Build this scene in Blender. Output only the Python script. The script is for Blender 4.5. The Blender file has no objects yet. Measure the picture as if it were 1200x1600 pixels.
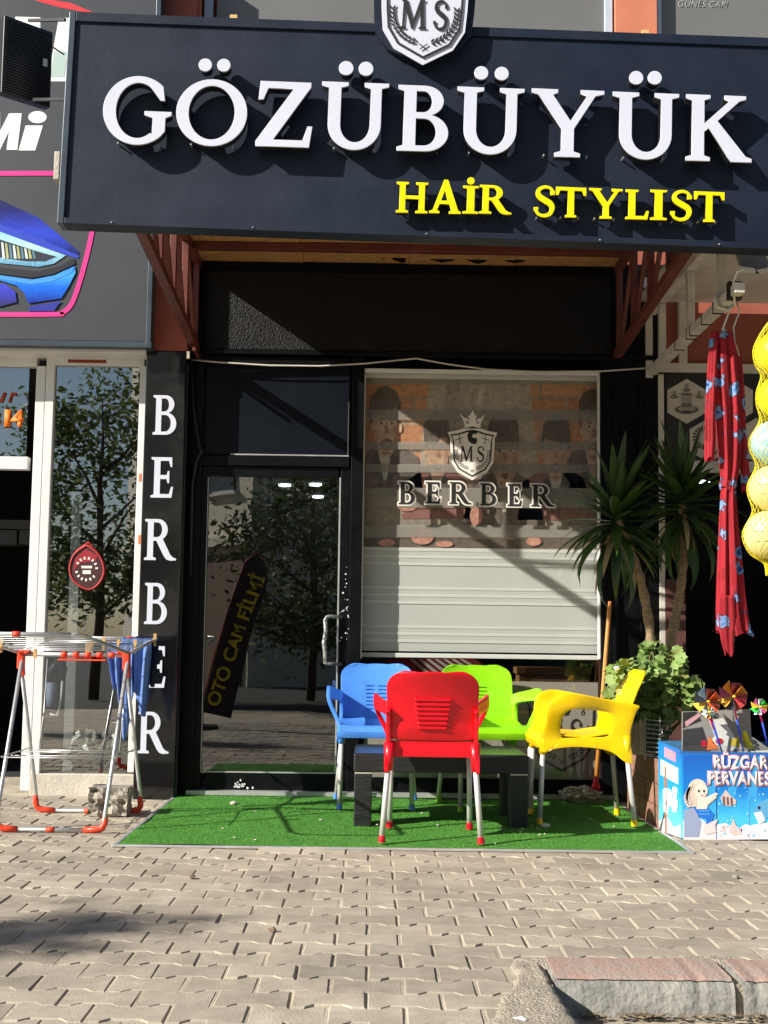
import bpy, bmesh, math, random
from mathutils import Vector, Matrix
random.seed(7)
R = math.radians
sc = bpy.context.scene
col = sc.collection
# ---------------------------------------------------------------- camera
FPX = 2050.0                     # focal length in pixels of a 1200x1600 frame
CAM = Vector((0, 0, 0.95))
YAW, PITCH, ROLL = math.atan(16.4 / FPX), math.atan(199.2 / FPX), 0.0135
fwd = Vector((math.sin(YAW) * math.cos(PITCH), math.cos(YAW) * math.cos(PITCH), math.sin(PITCH)))
right0 = Vector((math.cos(YAW), -math.sin(YAW), 0)); up0 = right0.cross(fwd)
right = right0 * math.cos(ROLL) + up0 * math.sin(ROLL)
up = up0 * math.cos(ROLL) - right0 * math.sin(ROLL)
cd = bpy.data.cameras.new('camera'); cam = bpy.data.objects.new('camera', cd); col.objects.link(cam)
cd.sensor_fit = 'VERTICAL'; cd.sensor_height = 24; cd.lens = 24 * FPX / 1600; cd.clip_start = .05; cd.clip_end = 800
cam.matrix_world = Matrix((( right.x, up.x, -fwd.x, CAM.x), (right.y, up.y, -fwd.y, CAM.y), (right.z, up.z, -fwd.z, CAM.z), (0, 0, 0, 1)))
sc.camera = cam
# ---------------------------------------------------------------- light
SUN = Vector((-1.49, -.85, 1.0)).normalized()      # towards the sun
EL = math.asin(SUN.z); AZ = math.atan2(SUN.x, SUN.y)
w = bpy.data.worlds.new('World'); sc.world = w; w.use_nodes = True
nt = w.node_tree; bg = nt.nodes['Background']
sky = nt.nodes.new('ShaderNodeTexSky'); sky.sky_type = 'NISHITA'; sky.sun_disc = False
sky.sun_elevation = EL; sky.sun_rotation = AZ % (2 * math.pi); sky.air_density = 1.0; sky.dust_density = .6; sky.ozone_density = 1.2
nt.links.new(sky.outputs[0], bg.inputs[0]); bg.inputs[1].default_value = .06
sl = bpy.data.lights.new('sun', 'SUN'); sl.energy = 5.0; sl.angle = R(.53); sl.color = (1, .95, .86)
so = bpy.data.objects.new('sun', sl); col.objects.link(so); so.rotation_euler = SUN.to_track_quat('Z', 'Y').to_euler(); so.location = (-8, -6, 12)
vs = sc.view_settings; vs.view_transform = 'Standard'; vs.look = 'None'; vs.gamma = 1; vs.exposure = .74; vs.use_curve_mapping = False
sc.cycles.max_bounces = 8; sc.cycles.transparent_max_bounces = 16

# ---------------------------------------------------------------- measuring helpers
def at(px, py, Y):
    """world point seen at photo pixel (px,py) on the vertical plane y = Y"""
    d = fwd * FPX + right * (px - 600) + up * (800 - py)
    return CAM + d * ((Y - CAM.y) / d.y)
def onz(px, py, z=0.0):
    d = fwd * FPX + right * (px - 600) + up * (800 - py)
    return CAM + d * ((z - CAM.z) / d.z)
def wx(px, py, Y): return at(px, py, Y).x
def wz(px, py, Y): return at(px, py, Y).z
S = lambda n, Y: n * Y / FPX         # pixels -> metres at depth Y

# ---------------------------------------------------------------- object helpers
def tag(o, label=None, cat=None, group=None, kind=None):
    if label: o['label'] = label
    if cat: o['category'] = cat
    if group: o['group'] = group
    if kind: o['kind'] = kind
    return o
def thing(name, label, cat, loc=(0, 0, 0), group=None, rz=0):
    o = bpy.data.objects.new(name, None); col.objects.link(o); o.location = loc; o.rotation_euler[2] = rz
    o.empty_display_size = .1
    return tag(o, label, cat, group)
def origin(p):
    v = Vector((0, 0, 0))
    while p is not None:
        v += Vector(p.location); p = p.parent
    return v
def link(name, me, mat, parent=None, loc=None):
    o = bpy.data.objects.new(name, me); col.objects.link(o)
    if mat is not None and len(me.materials) == 0: me.materials.append(mat)
    if parent is not None: o.parent = parent
    if loc is not None: o.location = loc
    return o
class MB:
    def __init__(s): s.v = []; s.f = []
    def add(s, vs, fs):
        n = len(s.v); s.v += [tuple(p) for p in vs]; s.f += [tuple(i + n for i in f) for f in fs]; return s
    def box(s, x0, x1, y0, y1, z0, z1):
        x0, x1 = min(x0, x1), max(x0, x1); y0, y1 = min(y0, y1), max(y0, y1); z0, z1 = min(z0, z1), max(z0, z1)
        return s.add([(x0,y0,z0),(x1,y0,z0),(x1,y1,z0),(x0,y1,z0),(x0,y0,z1),(x1,y0,z1),(x1,y1,z1),(x0,y1,z1)],
                     [(0,3,2,1),(4,5,6,7),(0,1,5,4),(1,2,6,5),(2,3,7,6),(3,0,4,7)])
    def pbox(s, x0, y0, x1, y1, Y, d):
        """box whose front face covers a pixel rectangle on plane Y, d deep"""
        mx, my = (x0 + x1) / 2, (y0 + y1) / 2
        return s.box(wx(x0, my, Y), wx(x1, my, Y), Y, Y + d, wz(mx, y1, Y), wz(mx, y0, Y))
    def bar(s, a, b, wd, ht, upv=(0, 0, 1)):
        a, b = Vector(a), Vector(b); d = (b - a).normalized(); u = Vector(upv)
        if abs(d.dot(u)) > .97: u = Vector((0, 1, 0))
        sd = d.cross(u).normalized(); u = sd.cross(d).normalized(); vs = []
        for p in (a, b):
            for i, j in ((-1,-1),(1,-1),(1,1),(-1,1)): vs.append(p + sd * (i * wd / 2) + u * (j * ht / 2))
        return s.add(vs, [(0,1,2,3),(7,6,5,4),(0,4,5,1),(1,5,6,2),(2,6,7,3),(3,7,4,0)])
    def tube(s, pts, r, seg=8, caps=True):
        pts = [Vector(p) for p in pts]; n = len(pts)
        rr = r if isinstance(r, (list, tuple)) else [r] * n
        vs = []; prev = None
        for i, p in enumerate(pts):
            d = (pts[min(i + 1, n - 1)] - pts[max(i - 1, 0)]).normalized()
            if prev is None:
                u = Vector((0, 0, 1)) if abs(d.z) < .9 else Vector((1, 0, 0)); sd = d.cross(u).normalized()
            else: sd = (prev - d * prev.dot(d)).normalized()
            prev = sd; u = d.cross(sd)
            for k in range(seg):
                a = 2 * math.pi * k / seg; vs.append(p + (sd * math.cos(a) + u * math.sin(a)) * rr[i])
        fs = [(i * seg + k, i * seg + (k + 1) % seg, (i + 1) * seg + (k + 1) % seg, (i + 1) * seg + k) for i in range(n - 1) for k in range(seg)]
        if caps: fs += [tuple(range(seg))[::-1], tuple((n - 1) * seg + k for k in range(seg))]
        return s.add(vs, fs)
    def prism(s, poly, y0, y1):
        """poly = [(x,z)...] extruded along Y"""
        n = len(poly); vs = [(x, y0, z) for x, z in poly] + [(x, y1, z) for x, z in poly]
        fs = [tuple(range(n)), tuple(range(2 * n - 1, n - 1, -1))] + [(i, n + i, n + (i + 1) % n, (i + 1) % n) for i in range(n)]
        return s.add(vs, fs)
    def ppoly(s, pts, Y, d=.002):
        """flat polygon given in photo pixels, on the plane Y"""
        return s.prism([(q.x, q.z) for q in (at(x, y, Y) for x, y in pts)], Y, Y + d)
    def lathe(s, prof, c=(0, 0, 0), seg=16):
        c = Vector(c); vs = []; n = len(prof)
        for r, z in prof:
            for k in range(seg):
                a = 2 * math.pi * k / seg; vs.append(c + Vector((r * math.cos(a), r * math.sin(a), z)))
        return s.add(vs, [(i * seg + k, i * seg + (k + 1) % seg, (i + 1) * seg + (k + 1) % seg, (i + 1) * seg + k) for i in range(n - 1) for k in range(seg)]
                     + [tuple(range(seg))[::-1], tuple((n - 1) * seg + k for k in range(seg))])
    def mesh(s, name, off=Vector((0, 0, 0)), smooth=False, fix=True):
        me = bpy.data.meshes.new(name); me.from_pydata([tuple(Vector(p) - off) for p in s.v], [], s.f)
        if fix:
            bm = bmesh.new(); bm.from_mesh(me); bmesh.ops.recalc_face_normals(bm, faces=bm.faces); bm.to_mesh(me); bm.free()
        if smooth:
            for p in me.polygons: p.use_smooth = True
        me.update(); return me
    def build(s, name, mat, parent=None, smooth=False, bevel=0, local=False, kind=None, fix=True, auto=None):
        off = Vector((0, 0, 0)) if (local or parent is None) else origin(parent)
        o = link(name, s.mesh(name, off, smooth or auto, fix), mat, parent)
        if bevel:
            m = o.modifiers.new('bevel', 'BEVEL'); m.width = bevel; m.segments = 2; m.limit_method = 'ANGLE'; m.angle_limit = R(40)
        if auto: o.data.set_sharp_from_angle(angle=R(auto))
        if kind: o['kind'] = kind
        return o
def ell(cx, cy, rx, ry, n=20, a0=0, a1=360):
    full = abs(a1 - a0) >= 360
    return [(cx + rx * math.cos(R(a0 + (a1 - a0) * i / (n if full else n - 1))), cy + ry * math.sin(R(a0 + (a1 - a0) * i / (n if full else n - 1)))) for i in range(n)]

# ---------------------------------------------------------------- materials
def srgb(r, g, b):
    f = lambda c: (c / 255 / 12.92) if c / 255 <= .04045 else ((c / 255 + .055) / 1.055) ** 2.4
    return (f(r), f(g), f(b))
MATS = {}
def mat(name, c, rough=.5, metal=0, var=.15, scale=6, bump=0, bscale=80, spec=.5, coat=0, var2=None, stretch=(1, 1, 1), rnd=0, emit=0, trans=0, world=False):
    m = bpy.data.materials.new(name); m.use_nodes = True; n = m.node_tree.nodes; l = m.node_tree.links; b = n['Principled BSDF']
    b.inputs['Roughness'].default_value = rough; b.inputs['Metallic'].default_value = metal; b.inputs['Specular IOR Level'].default_value = spec
    b.inputs['Coat Weight'].default_value = coat
    tc = n.new('ShaderNodeTexCoord'); mp = n.new('ShaderNodeMapping'); mp.inputs['Scale'].default_value = stretch; l.new(n.new('ShaderNodeNewGeometry').outputs['Position'] if world else tc.outputs['Object'], mp.inputs[0])
    nz = n.new('ShaderNodeTexNoise'); nz.inputs['Scale'].default_value = scale; nz.inputs['Detail'].default_value = 7; nz.inputs['Roughness'].default_value = .62
    l.new(mp.outputs[0], nz.inputs['Vector'])
    rp = n.new('ShaderNodeValToRGB'); rp.color_ramp.elements[0].position = .3; rp.color_ramp.elements[1].position = .72
    dk = var2 if var2 else tuple(x * (1 - var) for x in c); lt = c if var2 else tuple(min(1, x * (1 + var * .5)) for x in c)
    rp.color_ramp.elements[0].color = (*dk, 1); rp.color_ramp.elements[1].color = (*lt, 1)
    l.new(nz.outputs[0], rp.inputs[0]); out = rp.outputs[0]
    if world:      # broad dirt that runs on across the pieces
        n3 = n.new('ShaderNodeTexNoise'); n3.inputs['Scale'].default_value = 1.1; n3.inputs['Detail'].default_value = 8; n3.inputs['Roughness'].default_value = .7; l.new(mp.outputs[0], n3.inputs['Vector'])
        m3 = n.new('ShaderNodeMapRange'); m3.inputs[1].default_value = .36; m3.inputs[2].default_value = .62; m3.inputs[3].default_value = .78; m3.inputs[4].default_value = 1.06; l.new(n3.outputs[0], m3.inputs[0])
        h3 = n.new('ShaderNodeHueSaturation'); l.new(out, h3.inputs['Color']); l.new(m3.outputs[0], h3.inputs['Value']); out = h3.outputs[0]
    if rnd:
        oi = n.new('ShaderNodeObjectInfo'); ge = n.new('ShaderNodeNewGeometry'); ad = n.new('ShaderNodeMath'); ad.operation = 'ADD'; l.new(oi.outputs['Random'], ad.inputs[0]); l.new(ge.outputs['Random Per Island'], ad.inputs[1])
        fr = n.new('ShaderNodeMath'); fr.operation = 'FRACT'; l.new(ad.outputs[0], fr.inputs[0])
        mr = n.new('ShaderNodeMapRange'); mr.inputs[3].default_value = 1 - rnd; mr.inputs[4].default_value = 1 + rnd; l.new(fr.outputs[0], mr.inputs[0])
        hs = n.new('ShaderNodeHueSaturation'); l.new(out, hs.inputs['Color']); l.new(mr.outputs[0], hs.inputs['Value']); out = hs.outputs[0]
    l.new(out, b.inputs['Base Color'])
    if bump:
        n2 = n.new('ShaderNodeTexNoise'); n2.inputs['Scale'].default_value = bscale; n2.inputs['Detail'].default_value = 5; l.new(mp.outputs[0], n2.inputs['Vector'])
        bp = n.new('ShaderNodeBump'); bp.inputs['Strength'].default_value = bump; bp.inputs['Distance'].default_value = .01; l.new(n2.outputs[0], bp.inputs['Height']); l.new(bp.outputs[0], b.inputs['Normal'])
    rr = n.new('ShaderNodeMapRange'); rr.inputs[3].default_value = max(0, rough - .1); rr.inputs[4].default_value = min(1, rough + .1); l.new(nz.outputs[0], rr.inputs[0]); l.new(rr.outputs[0], b.inputs['Roughness'])
    if emit: b.inputs['Emission Color'].default_value = (*c, 1); b.inputs['Emission Strength'].default_value = emit
    if trans:   # thin leaf / cloth: light passes through
        tr = n.new('ShaderNodeBsdfTranslucent'); l.new(out, tr.inputs[0]); mx = n.new('ShaderNodeMixShader'); mx.inputs[0].default_value = trans
        l.new(b.outputs[0], mx.inputs[1]); l.new(tr.outputs[0], mx.inputs[2]); l.new(mx.outputs[0], n['Material Output'].inputs[0])
    MATS[name] = m; return m
def glassmat(name, tint=(1, 1, 1), ior=1.7, op=None):
    m = bpy.data.materials.new(name); m.use_nodes = True; n = m.node_tree.nodes; l = m.node_tree.links; n.remove(n['Principled BSDF'])
    t = n.new('ShaderNodeBsdfTransparent'); t.inputs[0].default_value = (*tint, 1)
    g = n.new('ShaderNodeBsdfGlossy'); g.inputs['Roughness'].default_value = .0
    nz = n.new('ShaderNodeTexNoise'); nz.inputs['Scale'].default_value = 1.3; tc = n.new('ShaderNodeTexCoord'); l.new(tc.outputs['Object'], nz.inputs['Vector'])
    bp = n.new('ShaderNodeBump'); bp.inputs['Strength'].default_value = .02; bp.inputs['Distance'].default_value = .05; l.new(nz.outputs[0], bp.inputs['Height']); l.new(bp.outputs[0], g.inputs['Normal'])
    fr = n.new('ShaderNodeFresnel'); ge = n.new('ShaderNodeNewGeometry'); mr = n.new('ShaderNodeMapRange'); mr.inputs[3].default_value = ior; mr.inputs[4].default_value = 1 / ior   # same reflectance from both sides of the pane
    l.new(ge.outputs['Backfacing'], mr.inputs[0]); l.new(mr.outputs[0], fr.inputs[0])
    mx = n.new('ShaderNodeMixShader'); l.new(fr.outputs[0], mx.inputs[0]); l.new(t.outputs[0], mx.inputs[1]); l.new(g.outputs[0], mx.inputs[2]); last = mx.outputs[0]
    if op:   # a dusty, partly opaque film
        d = n.new('ShaderNodeBsdfDiffuse'); d.inputs[0].default_value = (*op[0], 1); m2 = n.new('ShaderNodeMixShader'); m2.inputs[0].default_value = op[1]
        l.new(last, m2.inputs[1]); l.new(d.outputs[0], m2.inputs[2]); last = m2.outputs[0]
    l.new(last, n['Material Output'].inputs[0]); MATS[name] = m; return m
K = MATS
mat('sign_navy', (.0115, .0185, .036), .5, spec=.35, var2=(.0055, .0105, .023), scale=3.2, bump=.08, bscale=30, rnd=0)
mat('sign_trim', (.05, .068, .09), .4, metal=.2, var=.25, scale=5)
mat('letter_white', (.62, .635, .73), .35, var=.03, scale=3)
mat('letter_black', (.012, .012, .013), .4, var=.2)
mat('letter_yellow', (.9, .74, .0), .35, var=.05)
mat('print_black', (.014, .013, .013), .6, var=.2)
mat('panel_grey', (.04, .046, .056), .55, var=.22, scale=1.5, bump=.03)
mat('terracotta', (.31, .085, .05), .85, var=.2, scale=2.5, bump=.25, bscale=150)
mat('terracotta_sunlit', (.6, .2, .11), .85, var=.12, scale=4, bump=.2, bscale=150)
mat('upper_grey', (.17, .17, .165), .3, var=.1, scale=1)
mat('pale_blue_trim', (.45, .55, .66), .4, var=.1)
mat('steel_red', (.13, .03, .02), .5, var=.35, scale=9, bump=.06, bscale=60)
mat('osb', (.66, .34, .12), .75, var2=(.24, .1, .03), scale=55, bump=.3, bscale=70, stretch=(.4, 1.2, 1))
mat('black_paint', (.003, .0032, .0038), .5, spec=.15, var=.4, scale=7, bump=.1, bscale=120)
mat('black_frame', (.0035, .004, .005), .4, spec=.18, var=.45, scale=9, bump=.04)
mat('black_stucco', (.009, .009, .0095), .42, spec=.25, var2=(.0005, .0005, .0006), scale=70, bump=.7, bscale=95)
mat('transom_navy', (.004, .0065, .012), .4, spec=.2, var2=(.0025, .004, .008), scale=3, bump=.04, bscale=25)
mat('pillar_gloss', (.007, .0075, .009), .12, var=.4, scale=2, bump=.03, bscale=3, coat=.4)
mat('pvc_white', (.74, .74, .72), .35, var=.13, scale=4)
mat('cream_plaster', (.55, .5, .42), .9, var=.3, scale=5, bump=.4, bscale=60)
mat('concrete', (.4, .36, .3), .95, var2=(.24, .21, .17), scale=9, bump=.8, bscale=70)
mat('concrete_rough', (.5, .43, .33), .95, var2=(.3, .26, .2), scale=22, bump=1.2, bscale=120)
mat('paver', (.455, .393, .305), .92, var2=(.31, .265, .205), scale=9, bump=.25, bscale=160, rnd=.15, world=True)
mat('joint_sand', (.58, .5, .39), 1, var2=(.3, .25, .18), scale=6, bump=.5, bscale=150, world=True)
mat('asphalt', (.06, .058, .055), .95, var=.3, scale=20, bump=.5, bscale=150)
mat('kerb_red', (.38, .225, .175), .9, var2=(.3, .26, .22), scale=13, bump=.5, bscale=70)
mat('kerb_grey', (.33, .32, .285), .9, var2=(.17, .165, .15), scale=11, bump=1.0, bscale=45)
mat('turf', (.075, .27, .03), .85, var2=(.05, .2, .02), scale=14, bump=.7, bscale=220)
mat('turf_blade', (.12, .37, .04), .6, var2=(.08, .28, .025), scale=5, rnd=.25, trans=.3)
mat('aluminium', (.66, .64, .6), .5, metal=.35, var=.1, scale=12)
mat('alu_trim', (.6, .6, .58), .4, metal=.6, var=.2)
mat('plastic_red', (.72, .004, .014), .34, var=.13, scale=14, bump=.03, bscale=40)
mat('plastic_blue', (.08, .27, .8), .34, var=.13, scale=14, bump=.03, bscale=40)
mat('plastic_green', (.25, .62, .008), .34, var=.13, scale=14, bump=.03, bscale=40)
mat('plastic_yellow', (.88, .56, .002), .34, var=.13, scale=14, bump=.03, bscale=40)
mat('table_granite', (.022, .022, .023), .45, var2=(.008, .008, .009), scale=18, bump=.35, bscale=25, stretch=(1, 1, 5))
mat('table_top', (.035, .036, .04), .3, var2=(.015, .015, .017), scale=8)
mat('rack_steel', (.6, .6, .6), .35, metal=.6, var=.15, scale=20)
mat('rack_red', (.8, .06, .02), .4, var=.1)
mat('cloth_blue', (.2, .34, .78), .9, var=.3, scale=12, bump=.3, bscale=200, trans=.25)
mat('cloth_navy', (.012, .02, .05), .9, var=.3, scale=12, bump=.3, bscale=200)
mat('peg_wood', (.72, .43, .17), .7, var=.2, scale=30)
mat('broom_wood', (.62, .24, .05), .5, var=.25, scale=8, stretch=(6, 6, 1))
mat('planter_tile', (.38, .2, .13), .75, var2=(.2, .1, .07), scale=5, bump=.3, bscale=30, stretch=(1, 1, 4), rnd=.12)
mat('pale_plank', (.55, .48, .35), .85, var2=(.3, .24, .15), scale=9, bump=.4, stretch=(5, 5, 1))
mat('soil', (.05, .035, .022), 1, var=.4, scale=30, bump=1)
mat('yucca_leaf', (.05, .11, .02), .4, var2=(.02, .055, .012), scale=3, rnd=.3, trans=.2)
mat('yucca_dry', (.42, .33, .16), .8, var=.4, scale=4, trans=.2)
mat('geranium_dark', (.15, .24, .06), .6, var=.4, scale=25, rnd=.3, trans=.3)
mat('geranium_pale', (.36, .4, .11), .6, var=.3, scale=25, rnd=.2, trans=.3)
mat('yucca_bark', (.42, .3, .17), .95, var2=(.17, .11, .06), scale=30, bump=1.2, bscale=60, stretch=(1, 1, 2))
mat('geranium_leaf', (.3, .42, .12), .6, var2=(.17, .28, .065), scale=25, rnd=.25, trans=.3)
mat('tree_leaf', (.17, .21, .07), .6, var2=(.09, .13, .04), scale=3, rnd=.35, trans=.3)
mat('bark', (.1, .075, .05), .95, var=.4, scale=12, bump=.8)
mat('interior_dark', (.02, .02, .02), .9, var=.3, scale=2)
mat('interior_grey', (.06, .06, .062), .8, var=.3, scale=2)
mat('interior_wood', (.33, .17, .07), .6, var=.3, scale=6, stretch=(1, 6, 6))
mat('lamp_white', (.9, .95, 1), .5, var=0, emit=6)
mat('blind_white', (.8, .81, .78), .8, var=.05, scale=3, trans=.2)
mat('blind_grey', (.68, .69, .67), .8, var=.05, scale=3, trans=.2)
mat('blind_bar', (.8, .8, .78), .4, var=.05)
mat('cable_white', (.6, .58, .52), .5, var=.2)
mat('cable_black', (.012, .012, .012), .5)
mat('white_steel', (.66, .63, .56), .45, var2=(.45, .4, .33), scale=6, bump=.05)
mat('floodlight_grey', (.3, .29, .27), .45, var=.2)
mat('foil', (.6, .57, .52), .35, metal=.5, var=.5, scale=20, bump=1, bscale=40)
mat('cardboard', (.4, .33, .25), .85, var=.15)
mat('far_cream', (.78, .71, .58), .9, var=.12, scale=.8)
mat('far_grey', (.2, .21, .23), .9, var=.12, scale=.8)
mat('far_brown', (.2, .13, .08), .8, var=.2)
mat('far_window', (.03, .05, .07), .15, var=.3, scale=.5)
glassmat('glass_door', (.8, .82, .8), 2.25)
glassmat('glass_left', (.7, .74, .74), 3.6)
glassmat('glass_window', (.985, .99, .98), 1.5)
glassmat('film_grey', (.5, .5, .48), 1.4, op=((.34, .31, .27), .93))
glassmat('sheer', (.8, .8, .78), 1.01, op=((.66, .62, .57), .3))
glassmat('clear_plastic', (.93, .94, .95), 1.5)
def flat(name, c, rough=.6): return K[name] if name in K else mat(name, c, rough, var=.06, scale=4)
def gradmat(name, stops, axis, lo, hi, rough=.5, mott=.25, ms=40):
    """printed picture: a colour run along one world axis between lo and hi, mottled like a photograph"""
    m = mat(name, (.5, .5, .5), rough); n = m.node_tree.nodes; l = m.node_tree.links; b = n['Principled BSDF']
    ge = n.new('ShaderNodeNewGeometry'); sp = n.new('ShaderNodeSeparateXYZ'); l.new(ge.outputs['Position'], sp.inputs[0]); mr = n.new('ShaderNodeMapRange'); mr.inputs[1].default_value = lo; mr.inputs[2].default_value = hi; l.new(sp.outputs[axis], mr.inputs[0])
    nz = n.new('ShaderNodeTexNoise'); nz.inputs['Scale'].default_value = ms; nz.inputs['Detail'].default_value = 6; l.new(ge.outputs['Position'], nz.inputs['Vector']); ma = n.new('ShaderNodeMath'); ma.operation = 'MULTIPLY_ADD'; l.new(nz.outputs[0], ma.inputs[0]); ma.inputs[1].default_value = mott; l.new(mr.outputs[0], ma.inputs[2]); mb_ = n.new('ShaderNodeMath'); mb_.operation = 'SUBTRACT'; l.new(ma.outputs[0], mb_.inputs[0]); mb_.inputs[1].default_value = mott / 2
    rp = n.new('ShaderNodeValToRGB'); e = rp.color_ramp.elements
    for i, (p, c) in enumerate(stops):
        q = e[i] if i < 2 else e.new(p); q.position = p; q.color = (*srgb(*c), 1)
    l.new(mb_.outputs[0], rp.inputs[0]); l.new(rp.outputs[0], b.inputs['Base Color']); return m
def photo_ink(r, g, b): 
    k = 'photo_%d_%d_%d' % (r, g, b)
    return K[k] if k in K else mat(k, srgb(*[c * .58 + .42 * w_ for c, w_ in zip((r, g, b), (205, 188, 170))]), .6, var=.4, scale=26)
def ink(r, g, b, rough=.6): return flat('ink_%d_%d_%d' % (r, g, b), srgb(r, g, b), rough)

# ---------------------------------------------------------------- serif glyphs (unit cap height)
def arc(cx, cy, rx, ry, a0, a1, n=14): return [(cx + rx * math.cos(R(a0 + (a1 - a0) * i / (n - 1))), cy + ry * math.sin(R(a0 + (a1 - a0) * i / (n - 1)))) for i in range(n)]
def catmull(p, n=6):
    o = []
    for i in range(len(p) - 1):
        a, b, c, d = p[max(i - 1, 0)], p[i], p[i + 1], p[min(i + 2, len(p) - 1)]
        for k in range(n):
            t = k / n
            o.append(tuple(.5 * (2 * b[j] + (c[j] - a[j]) * t + (2 * a[j] - 5 * b[j] + 4 * c[j] - d[j]) * t * t + (3 * b[j] - a[j] - 3 * c[j] + d[j]) * t ** 3) for j in range(len(b))))
    return o + [tuple(p[-1])]
def stroke(p, h):
    L, Rr = [], []
    for i, q in enumerate(p):
        a, b = p[max(i - 1, 0)], p[min(i + 1, len(p) - 1)]; dx, dy = b[0] - a[0], b[1] - a[1]; m = math.hypot(dx, dy) or 1
        w_ = h(i / (len(p) - 1)); L.append((q[0] - dy / m * w_, q[1] + dx / m * w_)); Rr.append((q[0] + dy / m * w_, q[1] - dx / m * w_))
    return L + Rr[::-1]
G = {}
G['I'] = [[(0,0),(.4,0),(.4,.05),(.29,.08),(.29,.92),(.4,.95),(.4,1),(0,1),(0,.95),(.11,.92),(.11,.08),(0,.05)]]
G['T'] = [[(.27,0),(.58,0),(.58,.05),(.51,.08),(.51,.9),(.74,.9),(.79,.74),(.85,.74),(.85,1),(0,1),(0,.74),(.06,.74),(.11,.9),(.34,.9),(.34,.08),(.27,.05)]]
G['L'] = [[(0,0),(.62,0),(.66,.28),(.6,.28),(.54,.1),(.27,.1),(.27,.92),(.36,.95),(.36,1),(0,1),(0,.95),(.09,.92),(.09,.08),(0,.05)]]
G['E'] = [[(0,0),(.62,0),(.66,.27),(.6,.27),(.54,.09),(.27,.09),(.27,.46),(.46,.46),(.49,.36),(.54,.36),(.54,.66),(.49,.66),(.46,.56),(.27,.56),(.27,.91),(.52,.91),(.57,.76),(.62,.76),(.61,1),(0,1),(0,.95),(.09,.92),(.09,.08),(0,.05)]]
G['H'] = [[(0,0),(.34,0),(.34,.05),(.25,.08),(.25,.46),(.65,.46),(.65,.08),(.56,.05),(.56,0),(.9,0),(.9,.05),(.81,.08),(.81,.92),(.9,.95),(.9,1),(.56,1),(.56,.95),(.65,.92),(.65,.56),(.25,.56),(.25,.92),(.34,.95),(.34,1),(0,1),(0,.95),(.09,.92),(.09,.08),(0,.05)]]
G['U'] = [[(0,1),(0,.95),(.1,.92)] + arc(.47,.36,.37,.38,180,360,20) + [(.84,.92),(.94,.95),(.94,1),(.6,1),(.6,.95),(.69,.92)] + arc(.48,.36,.21,.27,0,-180,18) + [(.27,.92),(.37,.95),(.37,1)]]
G['O'] = [ell(.51,.5,.51,.515,40), ell(.51,.5,.335,.42,40)]
G['G'] = [arc(.5,.5,.5,.515,46,312,34) + [(.9,.2),(.9,.4),(.985,.44),(.985,.49),(.6,.49),(.6,.44),(.72,.4),(.72,.15)] + arc(.5,.5,.32,.42,306,56,28)[0:] + [(.82,.66),(.88,.66)]]
G['Z'] = [[(0,0),(.82,0),(.86,.32),(.79,.32),(.72,.1),(.26,.1),(.82,.93),(.82,1),(.04,1),(.02,.72),(.09,.72),(.16,.9),(.56,.9),(0,.07)]]
G['B'] = [[(0,0)] + arc(.42,.28,.34,.28,-90,66) + arc(.4,.77,.28,.23,-70,90) + [(0,1),(0,.95),(.09,.92),(.09,.08),(0,.05)],
          [(.27,.59)] + arc(.38,.755,.13,.165,-90,90) + [(.27,.92)], [(.27,.08)] + arc(.4,.29,.18,.21,-90,90) + [(.27,.5)]]
G['R'] = [[(0,0),(.36,0),(.36,.05),(.27,.08),(.27,.47),(.36,.47),(.6,.1),(.68,.02),(.8,-.01),(.98,0),(.98,.04),(.88,.07),(.8,.13),(.56,.51)] + arc(.4,.74,.3,.26,-50,90) + [(0,1),(0,.95),(.09,.92),(.09,.08),(0,.05)],
          [(.27,.56)] + arc(.38,.74,.15,.18,-90,90) + [(.27,.92)]]
G['Y'] = [[(.33,0),(.68,0),(.68,.05),(.59,.08),(.59,.42),(.88,.92),(1,.95),(1,1),(.68,1),(.68,.95),(.77,.92),(.54,.53),(.29,.92),(.36,.95),(.36,1),(0,1),(0,.95),(.09,.92),(.42,.42),(.42,.08),(.33,.05)]]
G['K'] = [[(0,0),(.36,0),(.36,.05),(.27,.08),(.27,.44),(.34,.5),(.64,.06),(.68,0),(.99,0),(.99,.05),(.9,.08),(.47,.61),(.8,.92),(.9,.95),(.9,1),(.58,1),(.58,.95),(.66,.92),(.27,.56),(.27,.92),(.36,.95),(.36,1),(0,1),(0,.95),(.09,.92),(.09,.08),(0,.05)]]
G['A'] = [[(0,0),(.3,0),(.3,.05),(.22,.08),(.3,.28),(.6,.28),(.68,.08),(.6,.05),(.6,0),(.95,0),(.95,.05),(.87,.08),(.54,1),(.43,1),(.1,.08),(0,.05)], [(.335,.37),(.56,.37),(.45,.7)]]
G['M'] = [[(0,0),(.26,0),(.26,.05),(.17,.08),(.21,.76),(.52,0),(.58,0),(.91,.76),(.93,.08),(.85,.05),(.85,0),(1.2,0),(1.2,.05),(1.1,.08),(1.05,.92),(1.13,.95),(1.13,1),(.9,1),(.59,.28),(.29,1),(.06,1),(.06,.95),(.13,.92),(.09,.08),(0,.05)]]
G['S'] = [stroke(catmull([(.58,.72),(.55,.88),(.42,.955),(.27,.95),(.13,.87),(.1,.74),(.19,.62),(.36,.52),(.52,.42),(.57,.28),(.49,.11),(.32,.045),(.15,.08),(.06,.18),(.04,.3)], 6), lambda t: .035 + .055 * math.exp(-((t - .5) / .22) ** 2) + (.03 if t < .05 or t > .95 else 0))]
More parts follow.
